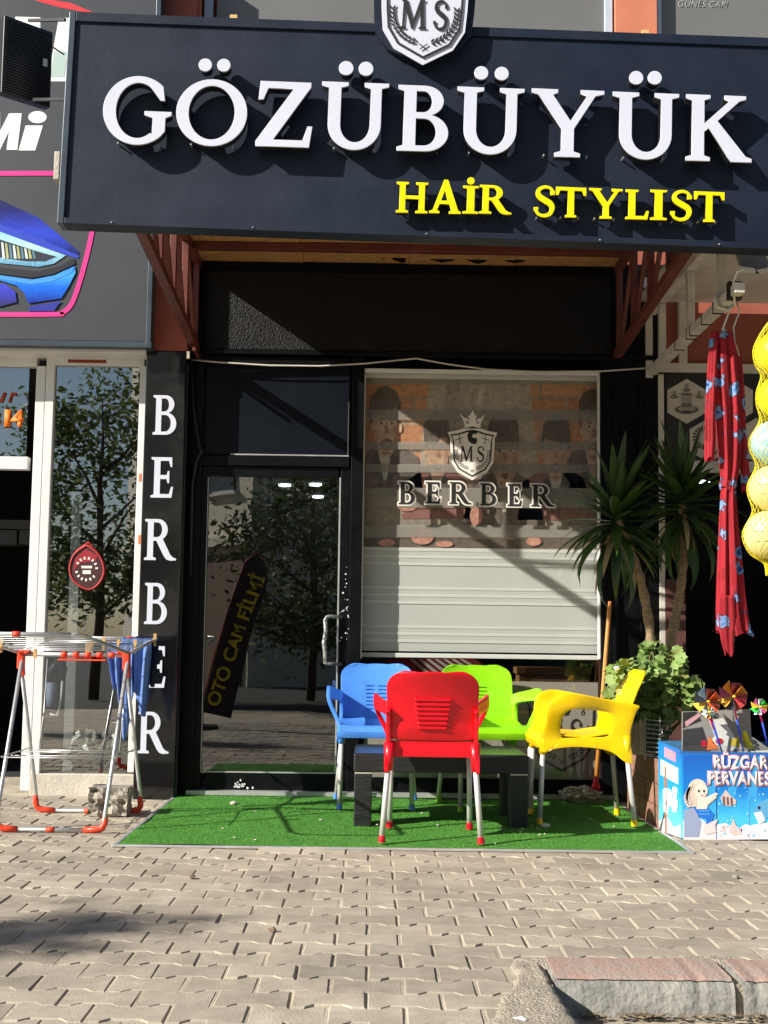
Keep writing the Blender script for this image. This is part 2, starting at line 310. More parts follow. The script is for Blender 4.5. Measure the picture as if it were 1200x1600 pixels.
def curve_mesh(loops, ext, bev=0):
    cu = bpy.data.curves.new('tmp', 'CURVE'); cu.dimensions = '2D'; cu.fill_mode = 'BOTH'; cu.extrude = ext; cu.bevel_depth = bev; cu.bevel_resolution = 1
    for lp in loops:
        sp = cu.splines.new('POLY'); sp.points.add(len(lp) - 1); sp.use_cyclic_u = True
        for i, (x, y) in enumerate(lp): sp.points[i].co = (x, y, 0, 1)
    return _tomesh(cu)
def _tomesh(cu):
    o = bpy.data.objects.new('tmp', cu); col.objects.link(o); dg = bpy.context.evaluated_depsgraph_get()
    me = bpy.data.meshes.new_from_object(o.evaluated_get(dg)); bpy.data.objects.remove(o); bpy.data.curves.remove(cu)
    me.transform(Matrix.Rotation(math.pi / 2, 4, 'X')); me.materials.clear(); return me
def fit(loops, w_, h_, keep=None):
    """scale loops to a w x h box centred on 0"""
    xs = [p[0] for p in loops[0]]; ys = [p[1] for p in loops[0]]
    if keep: ys = [0, 1]
    x0, x1, y0, y1 = min(xs), max(xs), min(ys), max(ys)
    return [[((x - (x0 + x1) / 2) / (x1 - x0) * w_, (y - (y0 + y1) / 2) / (y1 - y0) * h_) for x, y in lp] for lp in loops]
def glyph(ch, w_, h_, depth, bev=0): return curve_mesh(fit(G[ch], w_, h_), depth / 2, bev)
def text_mesh(s, w_, h_, depth, shear=0, off=0):
    cu = bpy.data.curves.new('tmp', 'FONT'); cu.body = s; cu.size = 1; cu.shear = shear; cu.offset = off; cu.resolution_u = 4; cu.fill_mode = 'BOTH'
    me = _tomesh(cu); xs = [v.co.x for v in me.vertices]; zs = [v.co.z for v in me.vertices]
    x0, x1, z0, z1 = min(xs), max(xs), min(zs), max(zs)
    bm = bmesh.new(); bm.from_mesh(me)
    for v in bm.verts: v.co = Vector(((v.co.x - (x0 + x1) / 2) / (x1 - x0) * w_, 0, (v.co.z - (z0 + z1) / 2) / (z1 - z0) * h_))
    if depth:
        r = bmesh.ops.extrude_face_region(bm, geom=bm.faces[:]); bmesh.ops.translate(bm, verts=[e for e in r['geom'] if isinstance(e, bmesh.types.BMVert)], vec=(0, -depth, 0))
        bmesh.ops.recalc_face_normals(bm, faces=bm.faces)
    bm.to_mesh(me); bm.free(); return me
def ptext(name, s, x0, y0, x1, y1, Y, m, parent, depth=.003, shear=0, off=0):
    """sans lettering filling a pixel box on plane Y"""
    c = at((x0 + x1) / 2, (y0 + y1) / 2, Y); o = link(name, text_mesh(s, S(x1 - x0, Y), S(y1 - y0, Y), depth, shear, off), m, parent); o.location = c - origin(parent); return o
def pglyph(name, ch, x0, y0, x1, y1, Y, m, parent, depth=.004):
    c = at((x0 + x1) / 2, (y0 + y1) / 2, Y); o = link(name, glyph(ch, S(x1 - x0, Y), S(y1 - y0, Y), depth), m, parent); o.location = c - origin(parent); return o
def dup(root, loc, rz, label=None):
    r = root.copy(); col.objects.link(r); r.location = loc; r.rotation_euler[2] = rz
    if label: r['label'] = label
    for ch in root.children:
        c = ch.copy(); col.objects.link(c); c.parent = r
        for g in ch.children:
            d = g.copy(); col.objects.link(d); d.parent = c
    return r
F = 8.0      # shopfront plane
YS = 5.9     # sign board plane

# ================================================================ GROUND
def struct(o): o['kind'] = 'structure'; return o
RX, RY = .52, 3.995        # the pavement drops away right of RX and nearer than RY
g = MB(); 
g.add([(-60, 9, -.0055), (60, 9, -.0055), (60, RY, -.0055), (RX, RY, -.0055), (RX, 1.3, -.0055), (-60, 1.3, -.0055)], [(0, 1, 2, 3), (0, 3, 4, 5)])
pavement = struct(g.build('pavement', K['joint_sand'])); tag(pavement, 'interlocking beige concrete pavers in front of the shops', 'pavement')
g = MB(); g.add([(-60, 1.3, -.0965), (RX, 1.3, -.0965), (RX, RY, -.0965), (60, RY, -.0965), (60, -3, -.0965), (-60, -3, -.0965)], [(0, 1, 5), (1, 2, 3, 4), (1, 4, 5)])
lower = struct(g.build('lower_pavement', K['joint_sand'])); tag(lower, 'lower strip of pavers in front of the painted kerb', 'pavement')
g = MB(); g.add([(-400, -3, -.12), (400, -3, -.12), (400, -400, -.12), (-400, -400, -.12)], [(0, 1, 2, 3)])
road = struct(g.build('road', K['asphalt'])); tag(road, 'dark asphalt road across from the shops', 'road')
g = MB(); g.add([(-400, 9, -.13), (400, 9, -.13), (400, 400, -.13), (-400, 400, -.13)], [(0, 1, 2, 3)])
struct(tag(g.build('ground', K['concrete']), 'bare ground behind the shop building', 'ground'))
# double-T pavers
PL, PP = .2009, .1425; GAP = .003
def paver_outline(inset):
    d, s_ = .0125, .012; hw = PL / 2 - GAP - inset; hi = PP / 2 + d - GAP * .7 - inset; lo = PP / 2 - d - GAP * .7 - inset
    a, b = PL / 4 - s_ - inset * .4, PL / 4 + s_ - inset * .4
    return [(-hw, -hi), (-b, -hi), (-a, -lo), (a, -lo), (b, -hi), (hw, -hi), (hw, hi), (b, hi), (a, lo), (-a, lo), (-b, hi), (-hw, hi)]
def paver_geo(x, y, z, tx=0, ty=0, rz=0):
    vs = []; c, s_ = math.cos(rz), math.sin(rz)
    for ins, dz in ((0, -.02), (0, -.0055), (.0045, 0)):
        for px, py in paver_outline(ins): vs.append((x + px * c - py * s_, y + px * s_ + py * c, z + dz + px * tx + py * ty))
    fs = [tuple(range(24, 36))]
    for r in range(2): fs += [(r * 12 + i, r * 12 + (i + 1) % 12, (r + 1) * 12 + (i + 1) % 12, (r + 1) * 12 + i) for i in range(12)]
    return vs, fs
pmesh = []
for i in range(8):
    mb = MB(); mb.add(*paver_geo(0, 0, 0, random.uniform(-.012, .012), random.uniform(-.015, .015), random.uniform(-.012, .012))); me = mb.mesh('paver', fix=False); me.materials.append(K['paver']); pmesh.append(me)
Y0 = .95 * FPX / 590.0
CX0, CX1, CY0, CY1 = -1.21, 1.40, 6.05, 7.75      # under the turf mat nothing shows
spots = []
for n in range(-14, 36):
    y = Y0 + n * PP; off = 0 if n % 2 == 0 else PL / 2
    for k in range(-24, 25):
        x = off + PL / 2 + k * PL
        lo, hi = -.283 * y - .75, .302 * y + .75
        if y > F - .02 or x < min(lo, -2.6) or x > max(hi, 2.4): continue
        if CX0 < x < CX1 and CY0 < y < CY1: continue
        if x > RX - .05 and y < RY + .055: continue
        vis = -.283 * y - .05 < x < .302 * y + .05 and y > 3.2
        spots.append((0 if vis else 1, y, x))
spots.sort(); rest = MB()
for i, (nv, y, x) in enumerate(spots):
    dz = random.uniform(-.004, .002) - (.004 if random.random() < .06 else 0)
    if i < 300: link('paver', random.choice(pmesh), None, pavement, (x + random.uniform(-.0015, .0015), y + random.uniform(-.0015, .0015), dz))
    else: rest.add(*paver_geo(x, y, dz, random.uniform(-.012, .012), random.uniform(-.015, .015), random.uniform(-.012, .012)))
rest.build('far_pavers', K['paver'], pavement, kind='stuff', fix=False)
rest = MB(); nlow = 0
for n in range(-16, 2):
    y = Y0 + n * PP + .03; off = 0 if n % 2 == 0 else PL / 2
    for k in range(0, 22):
        x = RX + .06 + off + PL / 2 + k * PL
        if y + .09 > RY - .21: continue
        dz = -.09 + random.uniform(-.003, .002)
        if y > 3.15 and x < 1.5: link('paver', random.choice(pmesh), None, lower, (x, y, dz))
        else: rest.add(*paver_geo(x, y, dz))
rest.build('far_pavers', K['paver'], lower, kind='stuff', fix=False)
# poured concrete edge beside the drop, ragged on the paver side
from mathutils import noise
def strip(name, m, y0, y1, xl, xr, z, drop=-.02, n=34, q=14, amp=.006):
    mb = MB(); vs = []; W = q + 3
    for i in range(n + 1):
        y = y0 + (y1 - y0) * i / n; a_, b_ = xl(y) + .022 * noise.noise((y * 9, z, 1)) + .01 * noise.noise((y * 31, z, 2)), xr(y) + .012 * noise.noise((y * 13, z, 5)) + .006 * noise.noise((y * 40, z, 6))
        vs.append((a_ - .004, y, drop if drop > -.05 else -.02))
        for j in range(q + 1):
            x = a_ + (b_ - a_) * j / q; e = sm_(min(j, q - j) / 2.0) * sm_(min(i, n - i) / 2.0); vs.append((x, y, z - .012 * (1 - e) + amp * (noise.noise((x * 14, y * 14, 3)) + .6 * noise.noise((x * 45, y * 45, 4)))))
        vs.append((b_ + .004 + .008 * noise.noise((y * 25, 3, 8)), y, drop))
    fs = [(i * W + j, i * W + j + 1, (i + 1) * W + j + 1, (i + 1) * W + j) for i in range(n) for j in range(W - 1)]
    return mb.add(vs, fs).build(name, m, None, smooth=True)
def sm_(t): t = min(max(t, 0), 1); return t * t * (3 - 2 * t)
edge = strip('concrete_edge', K['concrete_rough'], 2.5, 4.02, lambda y: .30 + .13 * sm_((y - 3.3) / .65), lambda y: .535 - .02 * sm_((y - 3.2) / .7), .008, -.12, 60)
struct(tag(edge, 'rough poured concrete edge where the pavement drops', 'kerb'))
kerb = thing('kerb', 'kerb with worn red top and grey painted face', 'kerb', (.55, 3.73, -.1)); kerb['kind'] = 'structure'
def kerb_stone(x0, x1):
    yf, yb, zb = 3.79, 4.03, -.13
    prof = [(yf - .012, zb), (yf, -.02), (yf + .012, -.004), (yf + .03, .006), (yb, .008), (yb, zb)]
    def sl(pf, a, b, nseg=44):
        mb = MB(); vs = []
        for i in range(nseg + 1):
            x = a + (b - a) * i / nseg
            for j, (yy, zz) in enumerate(pf): ch = .012 * max(0, noise.noise((x * 27, .3, 7)) - .3) * 2; fr_ = yy < yf + .035 and zz > -.06; vs.append((x, yy + .0025 * noise.noise((x * 40, zz * 40, 1)) + (ch if fr_ else 0), zz + .0018 * noise.noise((x * 31, .5, 2)) - (ch * .8 if fr_ else 0)))
        q = len(pf)
        mb.add(vs, [(i * q + j, i * q + j + 1, (i + 1) * q + j + 1, (i + 1) * q + j) for i in range(nseg) for j in range(q - 1)] + [tuple(range(q)), tuple(nseg * q + j for j in range(q))])
        return mb
    st = sl(prof, x0, x1).build('kerb_stone', K['kerb_grey'], kerb, auto=50)
    sl([(yf + .016, .004), (yf + .03, .0115), (yb - .004, .0125), (yb - .002, 0)], x0 + .004, x1 - .004).build('red_paint', K['kerb_red'], st, auto=50)
kerb_stone(.528, 1.035); kerb_stone(1.062, 1.6); kerb_stone(1.625, 2.2)
for a_, b_ in ((1.03, 1.068), (1.595, 1.63)): MB().box(a_, b_, 3.805, 4.02, -.12, -.008).build('mortar', K['concrete_rough'], kerb)
m_ = strip('mortar_patch', K['concrete_rough'], 4.015, 4.1, lambda y: .84 + .5 * (y - 4.015), lambda y: 1.22 - 1.2 * (y - 4.015), .006, -.01, 12, 26); struct(tag(m_, 'crumbling mortar patch behind the red kerb top', 'mortar'))
m_ = strip('mortar_patch', K['concrete_rough'], 3.95, 4.06, lambda y: .42, lambda y: .575, .004, -.01, 12, 12); struct(tag(m_, 'small mortar patch at the end of the kerb', 'mortar'))
deb = MB()
for i in range(420):     # dry leaves and grit along the foot of the kerb
    x = random.uniform(.6, 2.1); y = 3.775 - abs(random.gauss(0, .02)) - .004; r = random.uniform(.004, .014); a = random.uniform(0, 6.28); z = -.09 + random.uniform(0, .012)
    deb.add([(x + r * math.cos(a + t) * (1.6 if j % 2 else .6), y + r * math.sin(a + t) * .8, z + random.uniform(0, .006)) for j, t in enumerate((0, 1.57, 3.14, 4.71))], [(0, 1, 2, 3)])
tag(deb.build('leaf_litter', mat('litter', (.34, .26, .16), .9, var2=(.1, .07, .04), scale=40, rnd=.4), fix=False), 'dry leaf litter and grit along the foot of the kerb', 'litter', kind='stuff')
for i, (px, py, sz, lb) in enumerate(((425, 1455, .018, 'crumpled leaf scrap on the pavers near the tree shadow'), (300, 1372, .02, 'curled dry leaf left of the mat on the pavers'), (815, 1596, .022, 'white paper scrap on the rough concrete edge'), (1150, 1372, .014, 'small pale pebble on the right pavers'))):
    p = onz(px, py, 0); mb = MB(); vs = [(p.x + sz * math.cos(a) * random.uniform(.6, 1.3), p.y + sz * math.sin(a) * random.uniform(.5, .9), .004 + random.uniform(0, .009)) for a in [k * .9 for k in range(7)]] + [(p.x, p.y, .013)]
    mb.add(vs + [(x, y, .001) for x, y, z in vs[:7]], [(k, (k + 1) % 7, 7) for k in range(7)] + [(k, (k + 1) % 7, 8 + (k + 1) % 7, 8 + k) for k in range(7)])
    tag(mb.build('scrap', K['pvc_white'] if i == 2 else K['far_brown'] if i < 2 else K['concrete'], None), lb, 'scrap')

# ================================================================ BARBER SHOPFRONT
shop = thing('barber_shopfront', 'black barber shopfront with glass door and blind window', 'shopfront', (-.2, F, 0))
def pb(name, m, parent, Y, d, *rects, bevel=0, kind=None):
    os_ = [MB().pbox(*r, Y, d).build(name, m, parent, bevel=bevel, kind=kind) for r in rects]
    return os_[0]
XL = wx(272, 1100, F) - .05; XM = wx(1040, 800, F)
ZT = wz(600, 412, F)
# lintel: painted stucco band over door and window
mb = MB(); mb.box(XL, XM, F, F + .25, wz(600, 556, F), ZT + .02); mb.build('lintel', K['black_paint'], shop)
pb('stucco_band', K['black_stucco'], shop, F - .02, .02, (322, 428, 955, 549))
pb('lintel_trim', K['black_frame'], shop, F - .035, .033, (306, 410, 321, 556), (306, 550, 1030, 557), bevel=.003)
# outer frame
pb('frame', K['black_frame'], shop, F - .01, .12, (282, 557.5, 311, 1243), (546, 557.5, 565, 1243), (939, 557.5, 957, 1243), bevel=.003)
pb('frame_head', K['black_frame'], shop, F - .006, .1, (311.5, 557.5, 545.5, 571), bevel=.003)
pb('side_wall', K['black_paint'], shop, F - .012, .15, (957.5, 557.5, 1032, 1245), bevel=.003)
pb('side_trim', K['black_frame'], shop, F - .035, .022, (962, 600, 966, 1200), (1000, 600, 1003, 1000), bevel=.002)
pb('transom_panel', K['transom_navy'], shop, F + .02, .02, (311.5, 571.5, 545.5, 711))
pb('transom_bead', K['alu_trim'], shop, F + .008, .011, (360, 710, 545, 712), (543.5, 628, 545, 709.5))
pb('transom_bar', K['black_frame'], shop, F - .014, .1, (303, 712.5, 545.5, 728), bevel=.003)
# door
DY = F + .005
dl = [(303, 729, 318, 1240), (531, 729, 545.2, 1240)]
door = pb('door', K['black_frame'], shop, DY, .045, (300, 729, 319, 1239), bevel=.004); pb('stile', K['black_frame'], door, DY, .045, (529, 729, 545.2, 1239), bevel=.004)
pb('top_rail', K['black_frame'], door, DY + .001, .042, (319.3, 729, 528.7, 745), bevel=.003)
pb('bottom_rail', K['black_frame'], door, DY + .001, .042, (319.3, 1208, 528.7, 1239), bevel=.003)
pb('glass', K['glass_door'], door, DY + .02, .006, (318, 744, 530, 1209))
pb('bead', K['alu_trim'], door, DY - .003, .012, (526.5, 746, 529, 1207), (320, 1206, 528, 1208), (319, 746, 320, 1206))
h = at(508, 968, DY - .05); mb = MB(); t0 = at(534, 964, DY); t1 = at(508, 966, DY - .055); b1 = at(508, 1036, DY - .055); b0 = at(534, 1038, DY)
pts = [t0, t0.lerp(at(512, 963, DY - .055), .8), at(511, 964, DY - .055), t1 + Vector((0, 0, -.012)), at(509, 985, DY - .058), at(506, 1005, DY - .056), at(508, 1022, DY - .058), b1, at(513, 1037, DY - .055), b0]
mb.tube(pts, [.011, .011, .012, .012, .012, .0125, .012, .012, .01, .01], 10); mb.build('handle', mat('worn_handle', (.7, .7, .68), .35, metal=.5, var2=(.05, .05, .05), scale=45, bump=.6, bscale=60), door, smooth=True)
pb('threshold', K['alu_trim'], shop, F - .06, .2, (290, 1239.5, 960, 1246))
mb = MB()
for i in range(44):     # chipped paint on frame and kick rail
    if i < 24: x, y = random.gauss(541, 5), random.uniform(880, 1010)
    else: x, y = random.gauss(378, 6), random.gauss(1228, 2.5)
    r = random.uniform(.5, 1.8) if i < 24 else random.uniform(.8, 2.2)
    x = min(max(x, 531), 544.5) if i < 24 else x
    mb.ppoly([(x + r * math.cos(a) * random.uniform(.5, 1.2), y + r * math.sin(a) * random.uniform(.5, 1.4)) for a in (0, 1, 2, 3, 4, 5.2)], DY - .0025, .0015)
mb.build('paint_chips', K['pvc_white'], shop, kind='stuff')
# window
pb('window_frame', K['pvc_white'], shop, F + .0, .05, (566, 578, 937.5, 584), (565.5, 584.3, 568, 1030), (935, 584.3, 938, 1030), bevel=.002)
pb('window_sill', K['black_frame'], shop, F - .006, .1, (565.5, 1217, 938.5, 1240), bevel=.003)
pane = pb('pane', K['glass_window'], shop, F + .012, .006, (568.3, 584.3, 934.7, 1216.5))
pb('film', K['film_grey'], pane, F + .021, .002, (569, 1064, 934.5, 1216))
# brown tape along the window edge
pb('edge_tape', ink(70, 38, 28), pane, F + .0215, .002, (935, 1031, 938, 1216))
# room behind
room = MB(); x0, x1, y0, y1, z0, z1 = XL, XM - .02, F + .16, F + 8.6, -.02, 2.72
room.add([(x0,y0,z0),(x1,y0,z0),(x1,y1,z0),(x0,y1,z0),(x0,y0,z1),(x1,y0,z1),(x1,y1,z1),(x0,y1,z1)], [(0,1,2,3),(4,7,6,5),(1,5,6,2),(2,6,7,3),(3,7,4,0)])
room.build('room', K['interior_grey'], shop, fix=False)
for px, py in ((445, 759), (493, 758), (497, 777)):
    p = onz(px, py, 2.70); tag(MB().lathe([(.06, 0), (.07, .004), (.07, .018)], (p.x, p.y, 2.695), 20).build('ceiling_light', K['lamp_white']), {445: 'lit round ceiling lamp behind the door, leftmost of three', 493: 'lit round ceiling lamp behind the door, upper right of three', 497: 'lit round ceiling lamp behind the door, lower right of three'}[px], 'lamp', 'ceiling lamps in the barber shop')
cb = thing('wooden_counter', 'brown wooden counter inside the window under the blind', 'counter', at(870, 1060, 8.6))
pb('top', K['interior_wood'], cb, 8.6, .4, (812, 1044, 925, 1055), bevel=.004); pb('drawer', K['interior_wood'], cb, 8.62, .36, (815, 1055.5, 922, 1090), bevel=.003)
pb('end_block', ink(214, 160, 90), cb, 8.59, .02, (808, 1043, 822, 1052), (812, 1058, 822, 1066))
tw = MB()
for i in range(7): tw.ppoly([(640 + i * 13, 1030), (646 + i * 13, 1030), (690 + i * 16, 1066), (680 + i * 16, 1066)], 8.7, .004)
tag(tw.build('striped_towel', ink(190, 180, 175)), 'pale striped towel hanging inside behind the blue chair', 'towel')
tag(MB().ppoly([(618, 1028), (740, 1028), (800, 1068), (650, 1068)], 8.706, .01).build('red_cape', ink(105, 25, 28)), 'dark red cape behind the striped towel inside', 'cape')

# ---- roller blind with its printed picture
BY = F + .125
blind = thing('roller_blind', 'white striped roller blind with a printed picture of laughing men', 'blind', at(752, 1028, BY))
def pp(name, m, pts, lay, parent=blind, base=BY): return MB().ppoly(pts, base - .0012 * lay, .0008).build(name, m, parent)
pb('print_backing', photo_ink(150, 128, 112), blind, BY, .002, (566, 586, 938, 857))
pb('head_rail', K['blind_bar'], blind, BY - .035, .07, (566, 580, 938, 592), bevel=.004)
rows = [(592, 620, 18), (624, 660, -20), (664, 702, 18), (706, 742, -20)]
for y0, y1, o_ in rows:
    x = 568 + o_ - 60
    while x < 936:
        a, b = max(x, 569), min(x + 76, 936)
        if b - a > 6: pp('printed_brick', random.choice([photo_ink(205, 120, 62), photo_ink(190, 104, 52), photo_ink(214, 132, 74)]), [(a, y0), (b, y0), (b, y1), (a, y1)], 1)
        x += 80
pp('printed_table', photo_ink(120, 108, 100), [(568, 790), (937, 794), (937, 842), (568, 840)], 1)
pp('printed_table_edge', photo_ink(48, 40, 38), [(568, 841), (937, 844), (937, 857), (568, 856)], 1)
pp('printed_shirt', photo_ink(176, 166, 152), [(672, 597), (828, 597), (834, 660), (842, 745), (655, 745), (662, 660)], 2)
pp('printed_shirt_fold', photo_ink(146, 136, 124), [(698, 597), (720, 597), (712, 660), (716, 745), (700, 745), (694, 660)], 3)
pp('printed_shirt_fold', photo_ink(200, 192, 180), [(752, 597), (762, 597), (748, 660), (742, 700), (738, 660)], 3)
def man(cx, top, hw, hh, suit, skin, seed, tilt=0, half=None):
    rr = random.Random(seed)
    clip = lambda L: [(min(max(x, 569), 936), y) for x, y in L]
    pp('printed_suit', suit, clip([(cx - hw * .7, top + hh * .8), (cx + hw * .7, top + hh * .8), (cx + hw * 2.3, top + hh * 1.02), (cx + hw * 2.7, top + hh * 1.6), (cx - hw * 2.7, top + hh * 1.6), (cx - hw * 2.3, top + hh * 1.02)]), 4)
    pp('printed_collar', photo_ink(205, 200, 196), clip([(cx - hw * .5, top + hh * .86), (cx + hw * .5, top + hh * .86), (cx + hw * .15, top + hh * 1.35), (cx - hw * .05, top + hh * 1.35)]), 5)
    pp('printed_face', skin, clip(ell(cx + tilt, top + hh * .6, hw * .86, hh * .42, 18)), 6)
    fr = [(cx + hw * (.8 - .2 * k), top + hh * (.4 - .09 * math.sin(.5 + k * .32 + seed) + rr.uniform(-.035, .03))) for k in range(9)]
    arc_ = [(x + rr.uniform(-1.2, 1.2), y + rr.uniform(-1.5, 1)) for x, y in ell(cx + hw * .06 * math.sin(seed * 2), top + hh * .3, hw * (1.0 + .05 * math.sin(seed)), hh * .3, 15, 186, 354)]
    hair = [(cx - hw * .92, top + hh * .56), (cx - hw * 1.03, top + hh * .42)] + arc_ + [(cx + hw * 1.02, top + hh * .42), (cx + hw * .92, top + hh * .57), (cx + hw * .84, top + hh * .5)] + fr + [(cx - hw * .84, top + hh * .5)]
    pp('printed_hair', photo_ink(46, 38, 34), clip(hair), 7)
    dk = photo_ink(58, 38, 32)
    if half is None:
        for s_ in (-1, 1):
            pp('printed_eye_white', photo_ink(225, 212, 200), ell(cx + tilt + s_ * hw * .36, top + hh * .53, hw * .22, hh * .036, 10), 6.8); pp('printed_eye', dk, ell(cx + tilt + s_ * hw * .36, top + hh * .53, hw * .11, hh * .028, 8), 7.2); pp('printed_brow', dk, [(cx + tilt + s_ * hw * .15, top + hh * .475), (cx + tilt + s_ * hw * .6, top + hh * .46), (cx + tilt + s_ * hw * .6, top + hh * .48), (cx + tilt + s_ * hw * .15, top + hh * .495)], 7)
        pp('printed_nose', photo_ink(150, 98, 78), [(cx + tilt - 2, top + hh * .56), (cx + tilt + 2, top + hh * .56), (cx + tilt + 4, top + hh * .68), (cx + tilt - 4, top + hh * .68)], 7)
        pp('printed_mouth', photo_ink(90, 30, 30), ell(cx + tilt, top + hh * (.83 + .01 * math.sin(seed)), hw * (.34 + .1 * math.sin(seed * 1.7)), hh * (.07 + .03 * math.sin(seed * 2.3)), 12), 7)
        pp('printed_cheek', photo_ink(166, 108, 88), clip([(cx + tilt + hw * .5, top + hh * .55), (cx + tilt + hw * .84, top + hh * .56), (cx + tilt + hw * .7, top + hh * .86), (cx + tilt + hw * .3, top + hh * 1.0), (cx + tilt + hw * .52, top + hh * .78)]), 6.5)
        for s_ in (-1, 1): pp('printed_ear', skin, clip(ell(cx + tilt + s_ * hw * .93, top + hh * .6, hw * .14, hh * .07, 10)), 6.4)
        pp('printed_chin', photo_ink(150, 96, 80), clip(ell(cx + tilt, top + hh * .965, hw * .4, hh * .02, 10)), 6.6)
        for k in range(5): pp('printed_hair_lock', photo_ink(24, 20, 18), clip([(cx - hw * .7 + k * hw * .32, top + hh * .1), (cx - hw * .64 + k * hw * .32, top + hh * .1), (cx - hw * .5 + k * hw * .28 + rr.uniform(-3, 3), top + hh * .36), (cx - hw * .62 + k * hw * .28, top + hh * .34)]), 7.6)
        pp('printed_lapel', photo_ink(30, 26, 28), clip([(cx + hw * .5, top + hh * .9), (cx + hw * 1.0, top + hh * 1.05), (cx + hw * .25, top + hh * 1.5), (cx + hw * .12, top + hh * 1.4)]), 5.5)
        pp('printed_lapel', photo_ink(30, 26, 28), clip([(cx - hw * .5, top + hh * .9), (cx - hw * 1.0, top + hh * 1.05), (cx - hw * .25, top + hh * 1.5), (cx - hw * .1, top + hh * 1.4)]), 5.5)
        pp('printed_teeth', photo_ink(225, 215, 205), [(cx + tilt - hw * .26, top + hh * .8), (cx + tilt + hw * .26, top + hh * .8), (cx + tilt + hw * .2, top + hh * .83), (cx + tilt - hw * .2, top + hh * .83)], 8)
sk = [photo_ink(206, 160, 132), photo_ink(196, 146, 116), photo_ink(200, 152, 122), photo_ink(188, 140, 112), photo_ink(196, 160, 138)]
man(601, 604, 23, 108, photo_ink(66, 56, 62), sk[0], 1, 3)
man(683, 644, 20, 104, photo_ink(112, 44, 44), sk[1], 2, 1)
man(787, 641, 24, 118, photo_ink(56, 48, 48), sk[2], 3, 2)
man(868, 646, 22, 104, photo_ink(120, 62, 58), sk[3], 4, 0)
man(925, 608, 21, 110, photo_ink(74, 58, 56), sk[4], 5, 3)
for cx, cy, rx, ry in ((660, 838, 18, 13), (604, 848, 13, 6), (694, 850, 14, 5), (636, 790, 16, 9), (834, 846, 12, 7), (744, 806, 10, 16)): pp('printed_hand', photo_ink(206, 120, 104), ell(cx, cy, rx, ry, 14), 8)
for y0, y1 in ((590, 600), (640, 656), (690, 702), (725, 738), (762, 793), (820, 839)): pp('sheer_band', K['sheer'], [(567, y0), (937, y0 + 1), (937, y1 + 1), (567, y1)], 10)
y = 857.0; i = 0
while y < 1018:
    if i % 2 == 0:
        for k in range(5):
            if y >= 1018: break
            pb('band', K['blind_white'] if k % 2 == 0 else K['blind_grey'], blind, BY - (.004 if k % 2 == 0 else .002), .002, (566, y, 937, min(y + 5.4, 1019))); y += 5.6
    else:
        pb('band', K['blind_grey'], blind, BY, .002, (566, y, 937, min(y + 32, 1019))); y += 32.2
    i += 1
pb('bottom_bar', K['blind_bar'], blind, BY - .012, .022, (563, 1022, 938, 1029), bevel=.003)
pb('bottom_slot', K['black_frame'], blind, BY - .006, .008, (563, 1019, 938, 1022))

